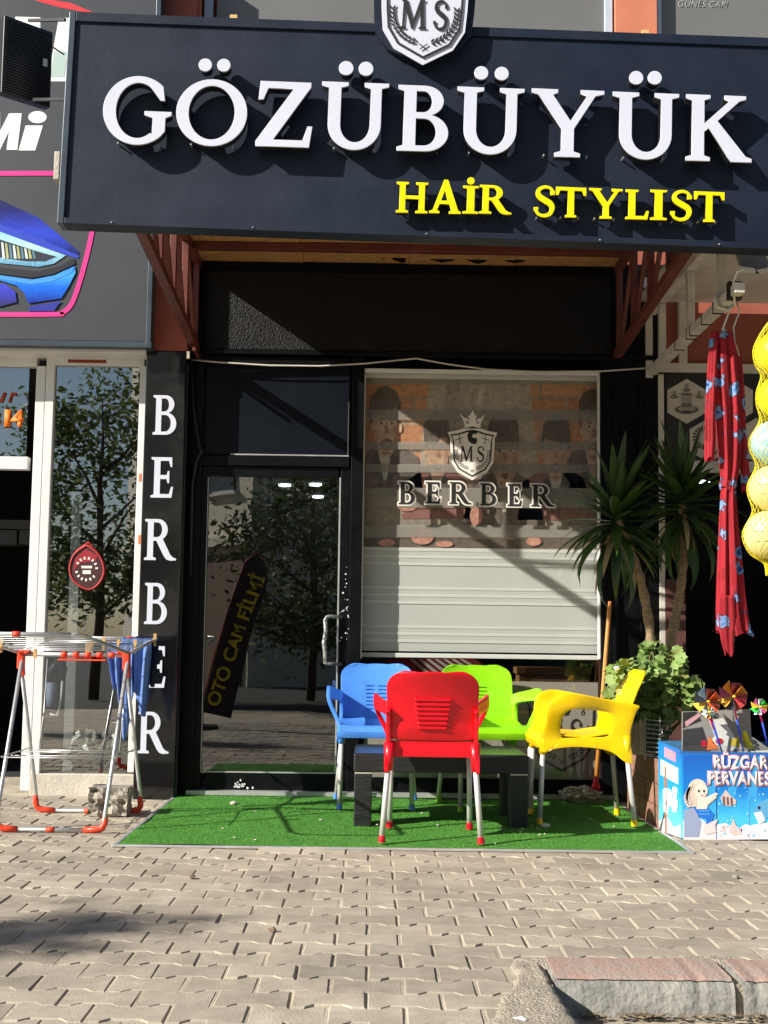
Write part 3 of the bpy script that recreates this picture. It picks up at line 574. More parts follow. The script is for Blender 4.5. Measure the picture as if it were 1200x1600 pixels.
# ---- crest, used on the sign, on the pane and on the film
SH = [(0, -1.12), (.62, -.78), (.86, -.38), (.9, .1), (.92, .62), (1.02, .86), (.62, .93), (.3, 1.04), (0, 1.1)]
def shield(k, up_=1.0): return [(x * k, z * k) for x, z in SH] + [(-x * k, z * k) for x, z in SH[1:-1]][::-1]
LEAF = [(0, .02), (.022, .045), (.026, .08), (.008, .14), (-.014, .09), (-.016, .05)]
def crest(parent, c, k, d, face, dark, crown=True, head=True, outline_only=False, ry=0, ring=(.97, .9)):
    """c: centre (local to parent), k: half width in metres, d: layer step, towards -Y"""
    rot = Matrix.Rotation(ry, 4, 'Y')
    def put(name, loops, lay, m, th=None):
        o = link(name, curve_mesh([[(x * k, z * k) for x, z in lp] for lp in loops], (th or d * .45) / 2), m, parent); o.location = Vector(c) + Vector((0, -d * lay, 0)); return o
    if not outline_only: put('crest_plate', [shield(1.1)], 0, face, th=d * .9)
    put('crest_outline', [shield(ring[0]), shield(ring[1])], 1.2, dark)
    for ch, x0, w_, zc, hh in (('M', -.25, .6, -.04, .7), ('S', .37, .33, -.04, .73)):
        lp = fit(G[ch], w_, hh); put('monogram_letter', [[(x + x0, z + zc) for x, z in q] for q in lp], 1.2, dark)
    for s_ in (-1, 1):
        pts = [(s_ * (.74 * math.cos(R(a))), .02 + .74 * math.sin(R(a))) for a in range(2, -84, -8)]
        for i, (x, z) in enumerate(pts):
            t = math.atan2(pts[min(i + 1, len(pts) - 1)][1] - pts[max(i - 1, 0)][1], pts[min(i + 1, len(pts) - 1)][0] - pts[max(i - 1, 0)][0]) + math.pi
            for side in (-1, 1):
                a = t + side * .55 - math.pi / 2
                put('laurel_leaf', [[(x + (p * math.cos(a) - q * math.sin(a)) * 1.05, z + (p * math.sin(a) + q * math.cos(a)) * 1.05) for p, q in LEAF]], 1.2, dark)
        put('laurel_stem', [[(s_ * -.08, -.86), (s_ * -.07, -.88), (s_ * .1, -.745), (s_ * .09, -.73)]], 1.2 + .2 * s_, dark)
    if head:
        put('beard_head', [[(x * 1.15, .2 + z * .98) for x, z in [(-.15, .34), (-.19, .5), (-.2, .66), (-.12, .8), (.06, .84), (.17, .78), (.19, .68), (.06, .7), (-.0, .64), (-.02, .54), (.06, .5), (.17, .5), (.19, .36), (.14, .22), (.02, .22), (-.08, .28)]]], 1.2, dark)
        for s_ in (-1, 1):
            put('scissor_blade', [[(s_ * .76, .6), (s_ * .76, .57), (s_ * .4, .69), (s_ * .4, .72)]], 1.2, dark); put('scissor_blade', [[(s_ * .58, .82), (s_ * .61, .82), (s_ * .58, .54), (s_ * .55, .54)]], 1.5, dark)
            put('scissor_ring', [ell(s_ * .56, .48, .05, .06, 12), ell(s_ * .56, .48, .03, .04, 12)], 1.2, dark)
    if crown:
        put('crown', [[(-.34, 1.12), (.34, 1.12), (.38, 1.4), (.57, 1.78), (.36, 1.6), (.22, 1.58), (.16, 1.46), (.14, 1.6), (.22, 1.68), (.1, 1.74), (0, 1.98), (-.1, 1.74), (-.22, 1.68), (-.14, 1.6), (-.16, 1.46), (-.22, 1.58), (-.36, 1.6), (-.57, 1.78), (-.38, 1.4)], ell(.24, 1.4, .06, .07, 10), ell(-.24, 1.4, .06, .07, 10)], 0, face, th=d * .9)
wc = thing('window_crest', 'pale crest with crown and monogram stuck on the window pane', 'decal', at(738, 708, F + .008))
crest(wc, (0, 0, 0), S(35, F), .0012, ink(228, 222, 212), K['print_black'])
bl = thing('window_lettering', 'black serif lettering with white edges across the window pane', 'lettering', at(744, 790, F + .008))
for ch, x0, x1, y0, y1 in (('B', 623, 648, 753, 788), ('E', 665, 688, 753, 787), ('R', 702, 737, 753, 788), ('B', 750, 775, 755, 790), ('E', 793, 815, 756, 791), ('R', 830, 867, 757, 792)):
    c = at((x0 + x1) / 2, (y0 + y1) / 2, F + .006); lp = fit(G[ch], S(x1 - x0, F), S(y1 - y0, F))
    cu = bpy.data.curves.new('tmp', 'CURVE'); cu.dimensions = '2D'; cu.fill_mode = 'BOTH'; cu.extrude = .0004; cu.offset = .0095
    for q in lp:
        sp = cu.splines.new('POLY'); sp.points.add(len(q) - 1); sp.use_cyclic_u = True
        for i, (x, z) in enumerate(q): sp.points[i].co = (x, z, 0, 1)
    e = link('letter_edge', _tomesh(cu), ink(226, 222, 212), bl); e.location = c - origin(bl) + Vector((0, .003, 0))
    o = link('letter', curve_mesh(lp, .0004), K['print_black'], bl); o.location = c - origin(bl)
fc = thing('film_crest', 'large dark crest outline on the grey film behind the yellow chair', 'decal', at(878, 1142, F + .019))
crest(fc, (0, 0, 0), S(58, F), .001, K['film_grey'], K['print_black'], crown=False, head=True, outline_only=True)

# ================================================================ PILLAR WITH VERTICAL LETTERS
PY = F - .16
pil = thing('pillar', 'glossy black pillar with white serif letters running down it', 'pillar', (wx(240, 1235, PY), PY, 0))
xa, xb = wx(218, 900, PY), wx(281.5, 900, PY)
MB().box(xa, xb, PY, F + .2, -.01, wz(262, 549, PY)).build('cladding', K['pillar_gloss'], pil, bevel=.006)
MB().box(xa, xb, PY + .01, F + .2, wz(262, 548, PY) + .002, 5.2).build('upper_pillar', K['terracotta'], pil)
pb('corner_bead', K['cream_plaster'], pil, PY + .004, .02, (291, 549, 296, 560))
MB().box(xb + .0005, xb + .012, PY + .02, PY + .04, .02, 2.6).build('cable', K['cable_black'], pil)
for ch, x0, x1, y0, y1 in (('B', 239, 276, 617, 680), ('E', 236, 271, 714, 778), ('R', 226, 276, 811, 876), ('B', 226, 261, 911, 975), ('E', 227, 259, 1010, 1074), ('R', 216, 264, 1113, 1177)):
    pglyph('letter', ch, x0, y0, x1, y1, PY - .003, K['letter_white'], pil, .005)
tag(MB().tube([at(297, 552, F - .05), at(302, 640, F - .04), at(312, 700, F - .045), at(316, 704, F - .045), at(306, 722, F - .04), at(300, 760, F - .03), at(297, 900, F - .02)], .012, 8).build('black_cable', K['cable_black'], smooth=True), 'thick black cable beside the transom next to the pillar', 'cable')
mb = MB(); cp = [(299, 562), (340, 566), (420, 571), (500, 572), (570, 568), (650, 560), (700, 569), (760, 577), (840, 581), (940, 580), (1015, 575)]
mb.tube([at(x, y, F - .05) for x, y in cp], .0055, 6); tag(mb.build('white_cable', K['cable_white'], smooth=True), 'thin white cable slung across under the black lintel', 'cable')

# ================================================================ LEFT SHOP
ls = thing('white_shopfront', 'white framed shopfront with tall glass pane at the left', 'shopfront', (-2.0, F, 0))
pb('ledge', K['pvc_white'], ls, F - .2, .26, (-160, 542, 228, 549), bevel=.004)
pb('frame', K['pvc_white'], ls, F - .02, .07, (-160, 549.5, 58, 571), bevel=.004); pb('frame', K['pvc_white'], ls, F - .021, .07, (74.5, 549.5, 226, 571), bevel=.004)
mb = MB(); zt, zb = wz(60, 571.3, F), .13; zs = wz(100, 549.5, F)
pb('post', K['pvc_white'], ls, F - .02, .07, (44, 571.5, 59, 1236), bevel=.004); pb('post', K['pvc_white'], ls, F - .022, .07, (60, 549.5, 73.5, 1236), bevel=.004)
pb('jamb', K['pvc_white'], ls, F - .018, .07, (209, 571.5, 222, 1207), bevel=.004)
pb('rail', K['pvc_white'], ls, F - .019, .07, (-160, 712, 43.5, 732), bevel=.004)
MB().box(wx(44, 1000, F) + .05, wx(209, 1200, F) + .07, F - .03, F + .1, -.01, .125).build('plinth', K['cream_plaster'], ls, bevel=.006)
pb('paint_patch', ink(232, 120, 72), ls, F - .0195, .002, (217, 740, 221, 752), (216, 836, 221, 850)); pb('tape', ink(140, 50, 30), ls, F - .0225, .002, (106, 562, 166, 567))
pane2 = pb('pane', K['glass_left'], ls, F + .01, .006, (74.2, 571.5, 208.5, 1207.5)); pane1 = pb('pane', K['glass_left'], ls, F + .01, .006, (-160, 571.5, 43.5, 711.5))
for s_, x0, x1 in (('3', -16, 1), ('1', 7, 17), ('4', 17, 37)): ptext('numeral', s_, x0, 640, x1, 667, F + .002, ink(245, 120, 20), pane1, off=.03)
for s_, x0, x1 in (('u', -10, 10), ('r', 13, 27)): ptext('letter', s_, x0, 613, x1, 629, F + .002, ink(190, 70, 30), pane1, shear=.3, off=.02)
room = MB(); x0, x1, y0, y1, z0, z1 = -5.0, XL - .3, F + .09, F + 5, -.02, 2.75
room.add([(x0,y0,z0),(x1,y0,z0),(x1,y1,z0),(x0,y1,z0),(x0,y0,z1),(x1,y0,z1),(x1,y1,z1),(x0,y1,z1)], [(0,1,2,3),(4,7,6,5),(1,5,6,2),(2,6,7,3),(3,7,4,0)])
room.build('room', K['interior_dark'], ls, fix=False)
pb('inner_post', K['alu_trim'], ls, F + .5, .05, (105, 770, 120, 1215))
for i, (x0, y0, x1, y1) in enumerate(((-60, 812, 48, 826), (-60, 828, 26, 850), (30, 828, 48, 850))): pb('inner_box', K['interior_grey'], ls, 9.2 + i * .01, .2, (x0, y0, x1, y1))
hm = thing('hand_vacuum', 'black and white hose tool hanging behind the left pane', 'tool', at(85, 1130, 8.3))
MB().tube([at(78, 1075, 8.3), at(80, 1050, 8.3), at(90, 1036, 8.3), at(98, 1045, 8.3), at(97, 1062, 8.3)], [.02, .03, .034, .03, .02], 10).build('head', K['cable_black'], hm, smooth=True)
MB().tube([at(80, 1066, 8.3), at(81, 1090, 8.3), at(80, 1105, 8.3)], [.03, .035, .03], 10).build('body', ink(150, 160, 185), hm, smooth=True); MB().tube([at(98, 1062, 8.3), at(96, 1090, 8.3), at(90, 1118, 8.3), at(78, 1116, 8.3)], .01, 8).build('hose', K['pvc_white'], hm, smooth=True)
# crumpled clear sheet lying behind the pane
mb = MB(); nx, ny = 12, 8; vs = []
for j in range(ny):
    for i in range(nx): vs.append((wx(100, 1180, 8.3) + .36 * i / (nx - 1), F + .14 + .45 * j / (ny - 1), .17 + .16 * j / (ny - 1) + random.uniform(-.05, .05)))
mb.add(vs, [(j * nx + i, j * nx + i + 1, (j + 1) * nx + i + 1, (j + 1) * nx + i) for j in range(ny - 1) for i in range(nx - 1)]); tag(mb.build('plastic_sheet', K['foil']), 'crumpled clear plastic sheet on the floor behind the left pane', 'sheet')
af = thing('hanging_pouch', 'round red and black pouch hanging on the left pane', 'pouch', at(136, 890, F - .01))
c = [(x, y) for x, y in [(136, 852), (150, 862), (160, 878), (162, 896), (154, 912), (140, 921), (124, 915), (112, 902), (109, 886), (115, 868), (126, 858)]]
MB().ppoly(c, F - .012, .02).build('cover', ink(60, 22, 26), af, bevel=.006); MB().ppoly([(118, 872), (134, 858), (152, 868), (150, 876), (124, 880), (114, 894)], F - .0135, .0012).build('red_field', ink(150, 22, 40), af)
rim = catmull([(x, y) for x, y in c] + [c[0]], 4); MB().tube([at(x, y, F - .012) for x, y in rim], .007, 6).build('rim', ink(170, 45, 48), af, smooth=True)
MB().tube([at(118, 862, F - .012), at(138, 847, F - .012), at(150, 862, F - .012)], .005, 6).build('strap', ink(190, 50, 50), af, smooth=True)
mb = MB()
for k in range(15):
    a = R(20 + k * 24)
    if k in (0, 7): continue
    x, y = 135 + 16 * math.cos(a), 889 + 17 * math.sin(a); mb.ppoly([(x + 2.6 * math.cos(a + t), y + 2.6 * math.sin(a + t)) for t in (.6, 2.5, 3.8, 5.7)], F - .0145, .001)
mb.ppoly([(127, 884), (144, 884), (144, 888), (127, 888)], F - .0145, .001).ppoly([(129, 891), (142, 891), (142, 897), (129, 897)], F - .0145, .001); mb.build('printed_marks', ink(225, 215, 210), af)

# ---- left shop's sign board
LY = F - .26
lsg = thing('auto_shop_sign', 'dark grey sign board with blue headlight picture and pink outline', 'sign', at(120, 538, LY))
pb('board', K['panel_grey'], lsg, LY, .22, (-190, -90, 237, 530)); pb('trim', K['sign_trim'], lsg, LY - .012, .24, (237.2, -90, 245, 540), bevel=.003); pb('trim', K['sign_trim'], lsg, LY - .011, .2, (-190, 530.5, 237, 540), bevel=.003)
def lp_(name, m, pts, lay=1): return MB().ppoly(pts, LY - .0015 * lay, .001).build(name, m, lsg)
pk = ink(245, 45, 140)
path = [(-60, 271), (122, 271), (146, 276), (152, 300), (148, 335), (140, 380), (126, 435), (112, 474), (98, 488), (82, 491), (-60, 491)]
cpth = catmull(path, 6); q = stroke(cpth, lambda t: 3.6); nq = len(cpth); mb = MB(); vq = [at(x, y, LY - .004) for x, y in q]; mb.add(vq, [(i, i + 1, 2 * nq - 2 - i, 2 * nq - 1 - i) for i in range(nq - 1)]); o = mb.build('pink_outline', pk, lsg); md = o.modifiers.new('t', 'SOLIDIFY'); md.thickness = .003
lp_('red_swoosh', ink(235, 40, 50), [(40, -14), (70, -1), (108, 4), (145, 19), (128, 18), (92, 11), (60, 2), (30, -10)])
wt = ink(240, 240, 236)
lp_('letter_m', wt, [(-40, 234), (-24, 176), (0, 176), (0, 205), (14, 177), (34, 177), (27, 234), (10, 234), (14, 205), (0, 234)])
lp_('letter_i', wt, [(40, 196), (67, 196), (55, 235), (29, 235)]); lp_('letter_dot', wt, ell(58.5, 183, 14.5, 9.5, 18))
lp_('letter_a', wt, [(24, 26), (63, 27), (63, 45), (60, 70), (20, 70)]); lp_('letter_a', wt, [(92, 28), (122, 28), (116, 127), (74, 127)]); lp_('letter_inset', ink(176, 196, 188), [(84, 80), (106, 80), (100, 120), (79, 120)], 2)
# printed car corner
zl0, zl1 = wz(50, 490, LY), wz(50, 280, LY)
lp_('print_hood', gradmat('print_hood', ((0, (14, 18, 60)), (.35, (44, 70, 205)), (.7, (30, 32, 110)), (1, (34, 36, 50))), 'Z', wz(60, 400, LY), wz(60, 300, LY), .35), [(-60, 300), (0, 312), (60, 340), (126, 395), (120, 402), (70, 376), (0, 352), (-60, 340)]); lp_('print_hood_light', ink(28, 60, 190), [(-60, 342), (0, 350), (60, 372), (124, 400), (122, 404), (60, 384), (0, 362), (-60, 352)], 2)
lp_('print_lens', gradmat('print_lens', ((0, (90, 150, 190)), (.5, (190, 235, 245)), (1, (120, 190, 225))), 'Z', wz(60, 417, LY), wz(60, 352, LY), .3, .5, 60), [(-60, 352), (0, 362), (60, 384), (103, 399), (84, 412), (60, 417), (0, 411), (-60, 404)], 3); lp_('print_lens_dark', ink(30, 40, 52), [(-60, 366), (0, 374), (56, 392), (88, 401), (70, 408), (40, 408), (0, 402), (-60, 398)], 4)
for i in range(9): lp_('print_lens_glint', [ink(225, 240, 235), ink(176, 182, 120), ink(90, 130, 150)][i % 3], [(2 + i * 6, 378 + i * 1.6), (5 + i * 6, 379 + i * 1.6), (8 + i * 6, 404), (4 + i * 6, 404)], 5)
lp_('print_shadow', ink(14, 18, 34), [(-60, 410), (0, 418), (60, 424), (92, 416), (116, 404), (118, 412), (84, 428), (50, 434), (0, 428), (-60, 422)], 4)
lp_('print_bumper', gradmat('print_bumper', ((0, (10, 40, 150)), (.45, (16, 110, 235)), (.8, (70, 170, 250)), (1, (20, 60, 180))), 'Z', wz(60, 474, LY), wz(60, 416, LY), .35), [(-60, 424), (0, 430), (50, 437), (86, 430), (117, 415), (118, 426), (108, 446), (96, 466), (44, 474), (38, 458), (26, 446), (0, 438), (-60, 432)], 5); lp_('print_bumper_edge', ink(60, 150, 245), [(0, 431), (50, 438), (86, 431), (116, 417), (112, 426), (80, 440), (48, 444), (0, 436)], 6)
lp_('print_vent', gradmat('print_vent', ((0, (14, 16, 90)), (1, (50, 60, 220))), 'Z', wz(0, 479, LY), wz(0, 442, LY)), [(-60, 442), (8, 444), (24, 456), (26, 472), (0, 479), (-60, 479)], 5); lp_('print_lower', ink(20, 34, 150), [(46, 479), (96, 470), (84, 486), (44, 486)], 5)

# ---- upper floor
uf = thing('upper_floor', 'terracotta upper storey with grey panes above the black sign', 'building', (0, F, 3.4))
MB().box(-6, 8, F + .1, F + .5, wz(600, 405, F), 7).build('wall', K['terracotta'], uf)
pb('pane', K['upper_grey'], uf, F + .06, .03, (340, -160, 585, 120)); pb('pane', K['upper_grey'], uf, F + .06, .03, (585.5, -160, 944, 130)); pane3 = pb('pane', K['upper_grey'], uf, F + .06, .03, (1034, -160, 1420, 130))
pb('pier', K['terracotta_sunlit'], uf, F - .02, .1, (284, -160, 314, 120)); pb('pier', K['terracotta_sunlit'], uf, F - .02, .1, (962, -160, 1026, 120)); pb('pier_shaded', K['terracotta'], uf, F - .012, .1, (250, -160, 283.5, 120))  # sunlight painted in as paler pier fronts, shade as the darker strip
pb('window_trim', K['pale_blue_trim'], uf, F + .03, .05, (320, -160, 333, 120), (945, -160, 957, 120), (1026.5, -160, 1033.5, 120), bevel=.003)
ptext('scrawl', 'GUNES CAM', 1058, 1, 1140, 12, F + .058, ink(165, 165, 160), pane3, depth=.001, shear=.25, off=-.012)
# building body: sides and back, so light and sight stop there
MB().box(-14, 14, F + 9, F + 9.3, -.1, 7).box(XL - .29, XL - .02, F + .21, F + 9, -.1, 3.2).box(XM + .0, XM + .05, F + .17, F + 9, -.1, 3.2).box(-14, 14, F + .2, F + 9, 2.8, 3.0).build('inner_wall', K['interior_dark'], uf)

# ================================================================ BIG SIGN
TILT = .0205
S0 = at(90, 350, YS)
sign = thing('barber_sign', 'big navy sign board with white serif letters and crest', 'sign', S0); sign.rotation_euler[1] = TILT
def sloc(px, py, off=0.0):
    d = at(px, py, YS - off) - S0; c, s_ = math.cos(TILT), math.sin(TILT)
    return Vector((d.x * c - d.z * s_, d.y, d.x * s_ + d.z * c))
SWD = sloc(1235, 389).x; SHT = sloc(108, 20).z
def sb(name, m, x0, x1, y0, y1, z0, z1, bevel=0): return MB().box(x0, x1, y0, y1, z0, z1).build(name, m, sign, bevel=bevel, local=True)
sb('panel', K['sign_navy'], .03, SWD - .03, .0, .1, .03, SHT - .045)
sb('trim', K['sign_trim'], 0, .03, -.014, .1, 0, SHT, .003); sb('trim', K['sign_trim'], SWD - .03, SWD, -.014, .1, 0, SHT, .003)
sb('trim', K['sign_navy'], .0305, SWD - .0305, -.012, .1, SHT - .0445, SHT, .003); sb('trim', K['sign_navy'], .0305, SWD - .0305, -.012, .1, 0, .0295, .003)
LOFF = .085
def sign_letter(ch, x0, y0, x1, y1, front, dots=(), depth=.05, off=LOFF):
    YL = YS - off; w_, h_ = S(x1 - x0, YL), S(y1 - y0, YL); c = sloc((x0 + x1) / 2, (y0 + y1) / 2, off)
    L = link('letter', glyph(ch, w_, h_, .008, .0012), front, sign); L.location = c
    bme = glyph(ch, w_ * .985, h_ * .985, depth); bo = link('letter_side', bme, K['letter_black'], L); bo.location = (0, depth / 2 + .005, 0)  # black body paints shadow onto the letter and dot sides
    for k in (-.3, .3): MB().tube([(k * w_, depth, -h_ * .42), (k * w_, off - .001, -h_ * .42)], .004, 6).build('stud', K['alu_trim'], L, local=True)
    for dx, dy, r in dots:
        dc = sloc(dx, dy, off); d = link('letter_dot', curve_mesh([ell(0, 0, S(r, YL), S(r, YL), 24)], .004, .0012), front, sign); d.location = dc
        b2 = link('dot_side', curve_mesh([ell(0, 0, S(r, YL) * .98, S(r, YL) * .98, 24)], depth / 2), K['letter_black'], d); b2.location = (0, depth / 2 + .005, 0)
Wt, Ye = K['letter_white'], K['letter_yellow']
sign_letter('G', 160, 116, 270, 230, Wt); sign_letter('O', 274, 121, 388, 232, Wt, ((321, 102, 10.5), (350, 102.5, 10.5)))
sign_letter('Z', 400, 125, 490, 233, Wt); sign_letter('U', 500, 126, 608, 238, Wt, ((541, 107, 11.5), (572, 108, 11.5)))
sign_letter('B', 620, 131, 702, 240, Wt); sign_letter('U', 712, 134, 820, 245, Wt, ((752, 114.5, 11), (784, 115.5, 11)))
sign_letter('Y', 828, 137, 945, 249, Wt); sign_letter('U', 955, 142, 1062, 253, Wt, ((994, 122, 11), (1023, 122, 11))); sign_letter('K', 1070, 146, 1176, 256, Wt)
for ch, x0, y0, x1, y1, d in (('H',619,284,669,334,()),('A',671,280,721,335,()),('I',723,290,748,335,((736,283,5.5),)),('R',749,289,800,336,()),('S',834,289,867,341,()),('T',868,292,916,341,()),('Y',920,294,973,343,()),('L',977,296,1014,344,()),('I',1016,296,1042,345,()),('S',1047,296,1081,347,()),('T',1084,299,1132,348,())):
    sign_letter(ch, x0, y0, x1, y1, Ye, d, depth=.035, off=.065)
# crest on top of the board
cc = sloc(663, 21.5, .07)
cp_ = link('crest_back', curve_mesh([[(x * S(82, YS), z * S(66, YS)) for x, z in shield(1.1)]], .02), K['sign_navy'], sign); cp_.location = cc + Vector((0, .05, .0))
before = set(bpy.data.objects); crest(sign, cc, S(70, YS), .007, Wt, K['print_black'], crown=True, head=True, ring=(.97, .925))
for x, y in ((366, 26), (1008, 47)): 
    p = sloc(x, y, -.02); MB().box(p.x - .018, p.x + .018, p.y - .02, p.y + .03, SHT + .001, SHT + .022).build('wood_wedge', K['peg_wood'], sign, local=True, bevel=.003)
for x in (.25, .9, 1.7, 2.5, 3.05): MB().lathe([(.004, 0), (.006, .002), (.004, .005)], (x, -.013, .01), 8).build('screw', K['alu_trim'], sign, local=True)
# bracket on the left edge
tag(MB().pbox(84, 236, 93, 280, YS + .02, .06).build('junction_box', K['cream_plaster'], bevel=.004), 'small stained white box behind the left edge of the big sign', 'box')
# projecting light box
A, B = at(3, 23, 6.02), at(79, 51, 6.195); C_ = at(2, 144, 6.02); D_ = at(74, 166, 6.195)
lb = thing('light_box', 'black ribbed light box hanging left of the big sign', 'sign', C_)
dirv = Vector((B.x - A.x, B.y - A.y, 0)).normalized(); nrm = Vector((-dirv.y, dirv.x, 0)); hgt = A.z - C_.z; wid = (Vector((B.x, B.y, 0)) - Vector((A.x, A.y, 0))).length
mb = MB(); p0 = Vector((C_.x, C_.y, C_.z)); q = [p0, p0 + dirv * wid, p0 + dirv * wid + nrm * .05, p0 + nrm * .05]
mb.add([*q, *[v + Vector((0, 0, hgt)) for v in q]], [(0,1,2,3),(4,5,6,7),(0,1,5,4),(1,2,6,5),(2,3,7,6),(3,0,4,7)]); mb.build('cabinet', K['letter_black'], lb, bevel=.004)
for i in range(26):
    z = C_.z + .02 + (hgt - .04) * i / 25; a = p0 - nrm * .003; a.z = z; MB().bar(a + dirv * .012, a + dirv * (wid - .012), .006, .006).build('rib', K['letter_black'], lb)
pl = p0 + dirv * (wid * .8) - nrm * .008; pl.z = at(66, 99, 6.17).z; MB().bar(pl, pl + dirv * .022, .004, .038).build('label', K['pvc_white'], lb)
for x, y in ((45, 32), (45, 156)):
    a = at(x, y, 6.12); b = at(102, y - 1, YS + .05); MB().bar(a, b, .012, .014).build('arm', K['letter_black'], lb)
MB().tube([at(80, 72, 6.18), at(100, 85, YS + .05)], .004, 6).build('wire', K['letter_black'], lb)

# ================================================================ CANOPY
can = thing('canopy', 'red steel canopy frame with chipboard soffit over the barber door', 'canopy', (.2, F, 3.2))
zsf = ZT; xl, xr = -1.13, 1.53
for i in range(4):
    a = xl + .02 + (xr - xl - .04) * i / 4; b = xl + .02 + (xr - xl - .04) * (i + 1) / 4
    MB().box(a + .002, b - .002, YS + .12, F - .002, zsf + .003 * (i % 2), zsf + .018 + .003 * (i % 2)).build('soffit_board', K['osb'], can)
MB().box(xl, xr, YS + .1, F, zsf + .03, zsf + .05).build('roof_sheet', K['sign_trim'], can)
for Y in (YS + .2, 7.58): MB().box(xl + .045, xr - .045, Y, Y + .06, zsf - .045, zsf - .001).build('cross_beam', K['steel_red'], can, bevel=.003)
# torn dark foil hanging at the back of the soffit
for x0, x1, s_ in ((598, 640, 1), (672, 830, 2)):
    rr = random.Random(s_); top = [(x, 399 + 3 * math.sin(x * .07) + rr.uniform(-1, 1)) for x in range(x0, x1, 6)]; bot = [(x, 407 + 4 * math.sin(x * .11 + 1) + rr.uniform(-1.5, 1.5)) for x in range(x0, x1, 6)]
    MB().ppoly(top + bot[::-1], F - .12, .004).build('torn_foil', K['black_paint'], can)
def truss(x, zlo, n=5):
    zl_ = lambda y: zlo + .13 * (F - y) / (F - YS - .1)
    t = MB().bar((x, F - .03, zlo + .022), (x, YS + .1, zl_(YS + .1) + .022), .05, .045).build('lower_chord', K['steel_red'], can, bevel=.003)
    MB().box(x - .022, x + .022, YS + .1, F - .04, zsf - .05, zsf - .004).build('upper_chord', K['steel_red'], can, bevel=.003)
    for i in range(n):
        y = YS + .16 + (F - YS - .28) * i / (n - 1); MB().box(x - .018, x + .018, y, y + .04, zl_(y) + .04, zsf - .051).build('strut', K['steel_red'], can, bevel=.002)
        if i < n - 1:
            y2 = YS + .16 + (F - YS - .28) * (i + 1) / (n - 1); MB().bar((x + .001, y + .06, zsf - .06), (x + .001, y2 - .02, zl_(y2) + .05), .022, .03).build('diagonal', K['steel_red'], can)
truss(-1.11, 2.70); truss(1.495, 2.70)
MB().bar((-1.085, F - .3, 2.66), (-1.085, F - .045, 2.66), .02, .02).build('anchor', K['steel_red'], can)

# ================================================================ RIGHT NEIGHBOUR
rn = thing('gift_shopfront', 'dark shopfront with terracotta panels and white frame at the right', 'shopfront', (2.2, F, 0))
pb('wall_panel', K['terracotta'], rn, F + .03, .1, (1018, 452, 1500, 570))
pb('frame', K['white_steel'], rn, F - .02, .05, (1000, 437, 1500, 453), bevel=.003); pb('frame', K['white_steel'], rn, F - .021, .05, (1009, 453.4, 1020, 590), bevel=.003)
pb('frame', K['white_steel'], rn, F - .019, .05, (1061, 453.4, 1074, 569.6), bevel=.003); pb('frame', K['white_steel'], rn, F - .02, .05, (1020.5, 570, 1500, 584), bevel=.003)
pb('frame', K['white_steel'], rn, F - .022, .05, (1030.5, 584.3, 1039.5, 1180), bevel=.003); pb('frame', K['white_steel'], rn, F - .02, .05, (1040, 722, 1500, 740), bevel=.003)
pb('soffit', K['white_steel'], rn, F - 2.0, 2.0, (1140, 380, 1141, 381)) if False else MB().box(1.62, 4.5, YS + .3, F - .03, 3.06, 3.08).build('soffit', K['white_steel'], rn)
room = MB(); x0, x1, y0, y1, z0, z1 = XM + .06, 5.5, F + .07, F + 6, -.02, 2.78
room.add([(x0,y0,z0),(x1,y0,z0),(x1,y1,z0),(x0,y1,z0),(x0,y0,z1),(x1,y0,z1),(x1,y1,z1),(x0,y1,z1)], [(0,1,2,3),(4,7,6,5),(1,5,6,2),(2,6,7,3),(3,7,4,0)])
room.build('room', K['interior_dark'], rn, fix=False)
pb('post', mat('oxblood', (.1, .035, .03), .8, var=.3, bump=.5, bscale=100), rn, F - .03, .25, (1042, 905, 1072, 1190))
for i, (x, y) in enumerate(((1096, 753), (1155, 772), (1116, 786))):
    p = onz(x, y, 2.6); tag(MB().lathe([(.07, 0), (.085, .004), (.085, .012)], (p.x, p.y, 2.595), 16).build('ceiling_light', K['lamp_white']), ['lit ceiling lamp in the dark gift shop, topmost left one', 'lit ceiling lamp in the dark gift shop beside the red dress', 'lit ceiling lamp in the dark gift shop, lowest one'][i], 'lamp', 'ceiling lamps in the gift shop')
hb = thing('hexagon_board', 'black board with pale hexagons picturing tea glasses', 'board', at(1120, 722, F + .0))
pb('panel', K['print_black'], hb, F + .005, .02, (1040, 584.5, 1400, 721.5))
def hexa(cx, cy, r, lay=1): return MB().ppoly([(cx + r * math.sin(R(60 * k)), cy - r * math.cos(R(60 * k))) for k in range(6)], F + .005 - .0015 * lay, .001).build('hexagon', ink(190, 182, 168), hb)
hexa(1073, 627, 35); hexa(1108, 688, 35); hexa(1146, 627, 35); hexa(1182, 688, 35)
gk = [ink(98, 92, 86), ink(60, 56, 52), ink(150, 142, 132)]
def hp(m, pts, lay=2): MB().ppoly(pts, F + .005 - .0015 * lay, .001).build('printed_shape', m, hb)
def teacup(cx, cy, k):
    hp(gk[0], ell(cx, cy + 10 * k, 19 * k, 7 * k, 18)); hp(gk[2], ell(cx, cy + 8.5 * k, 14 * k, 4.5 * k, 16), 3); hp(gk[1], ell(cx, cy + 13.5 * k, 9 * k, 2 * k, 12), 4)
    hp(gk[2], [(cx - 9 * k, cy - 14 * k), (cx + 9 * k, cy - 14 * k), (cx + 7 * k, cy - 2 * k), (cx + 8 * k, cy + 7 * k), (cx - 8 * k, cy + 7 * k), (cx - 7 * k, cy - 2 * k)], 5); hp(gk[0], ell(cx, cy - 14 * k, 9 * k, 2 * k, 12), 6); hp(gk[0], [(cx - 7 * k, cy), (cx + 7 * k, cy), (cx + 7 * k, cy + 6 * k), (cx - 7 * k, cy + 6 * k)], 6)
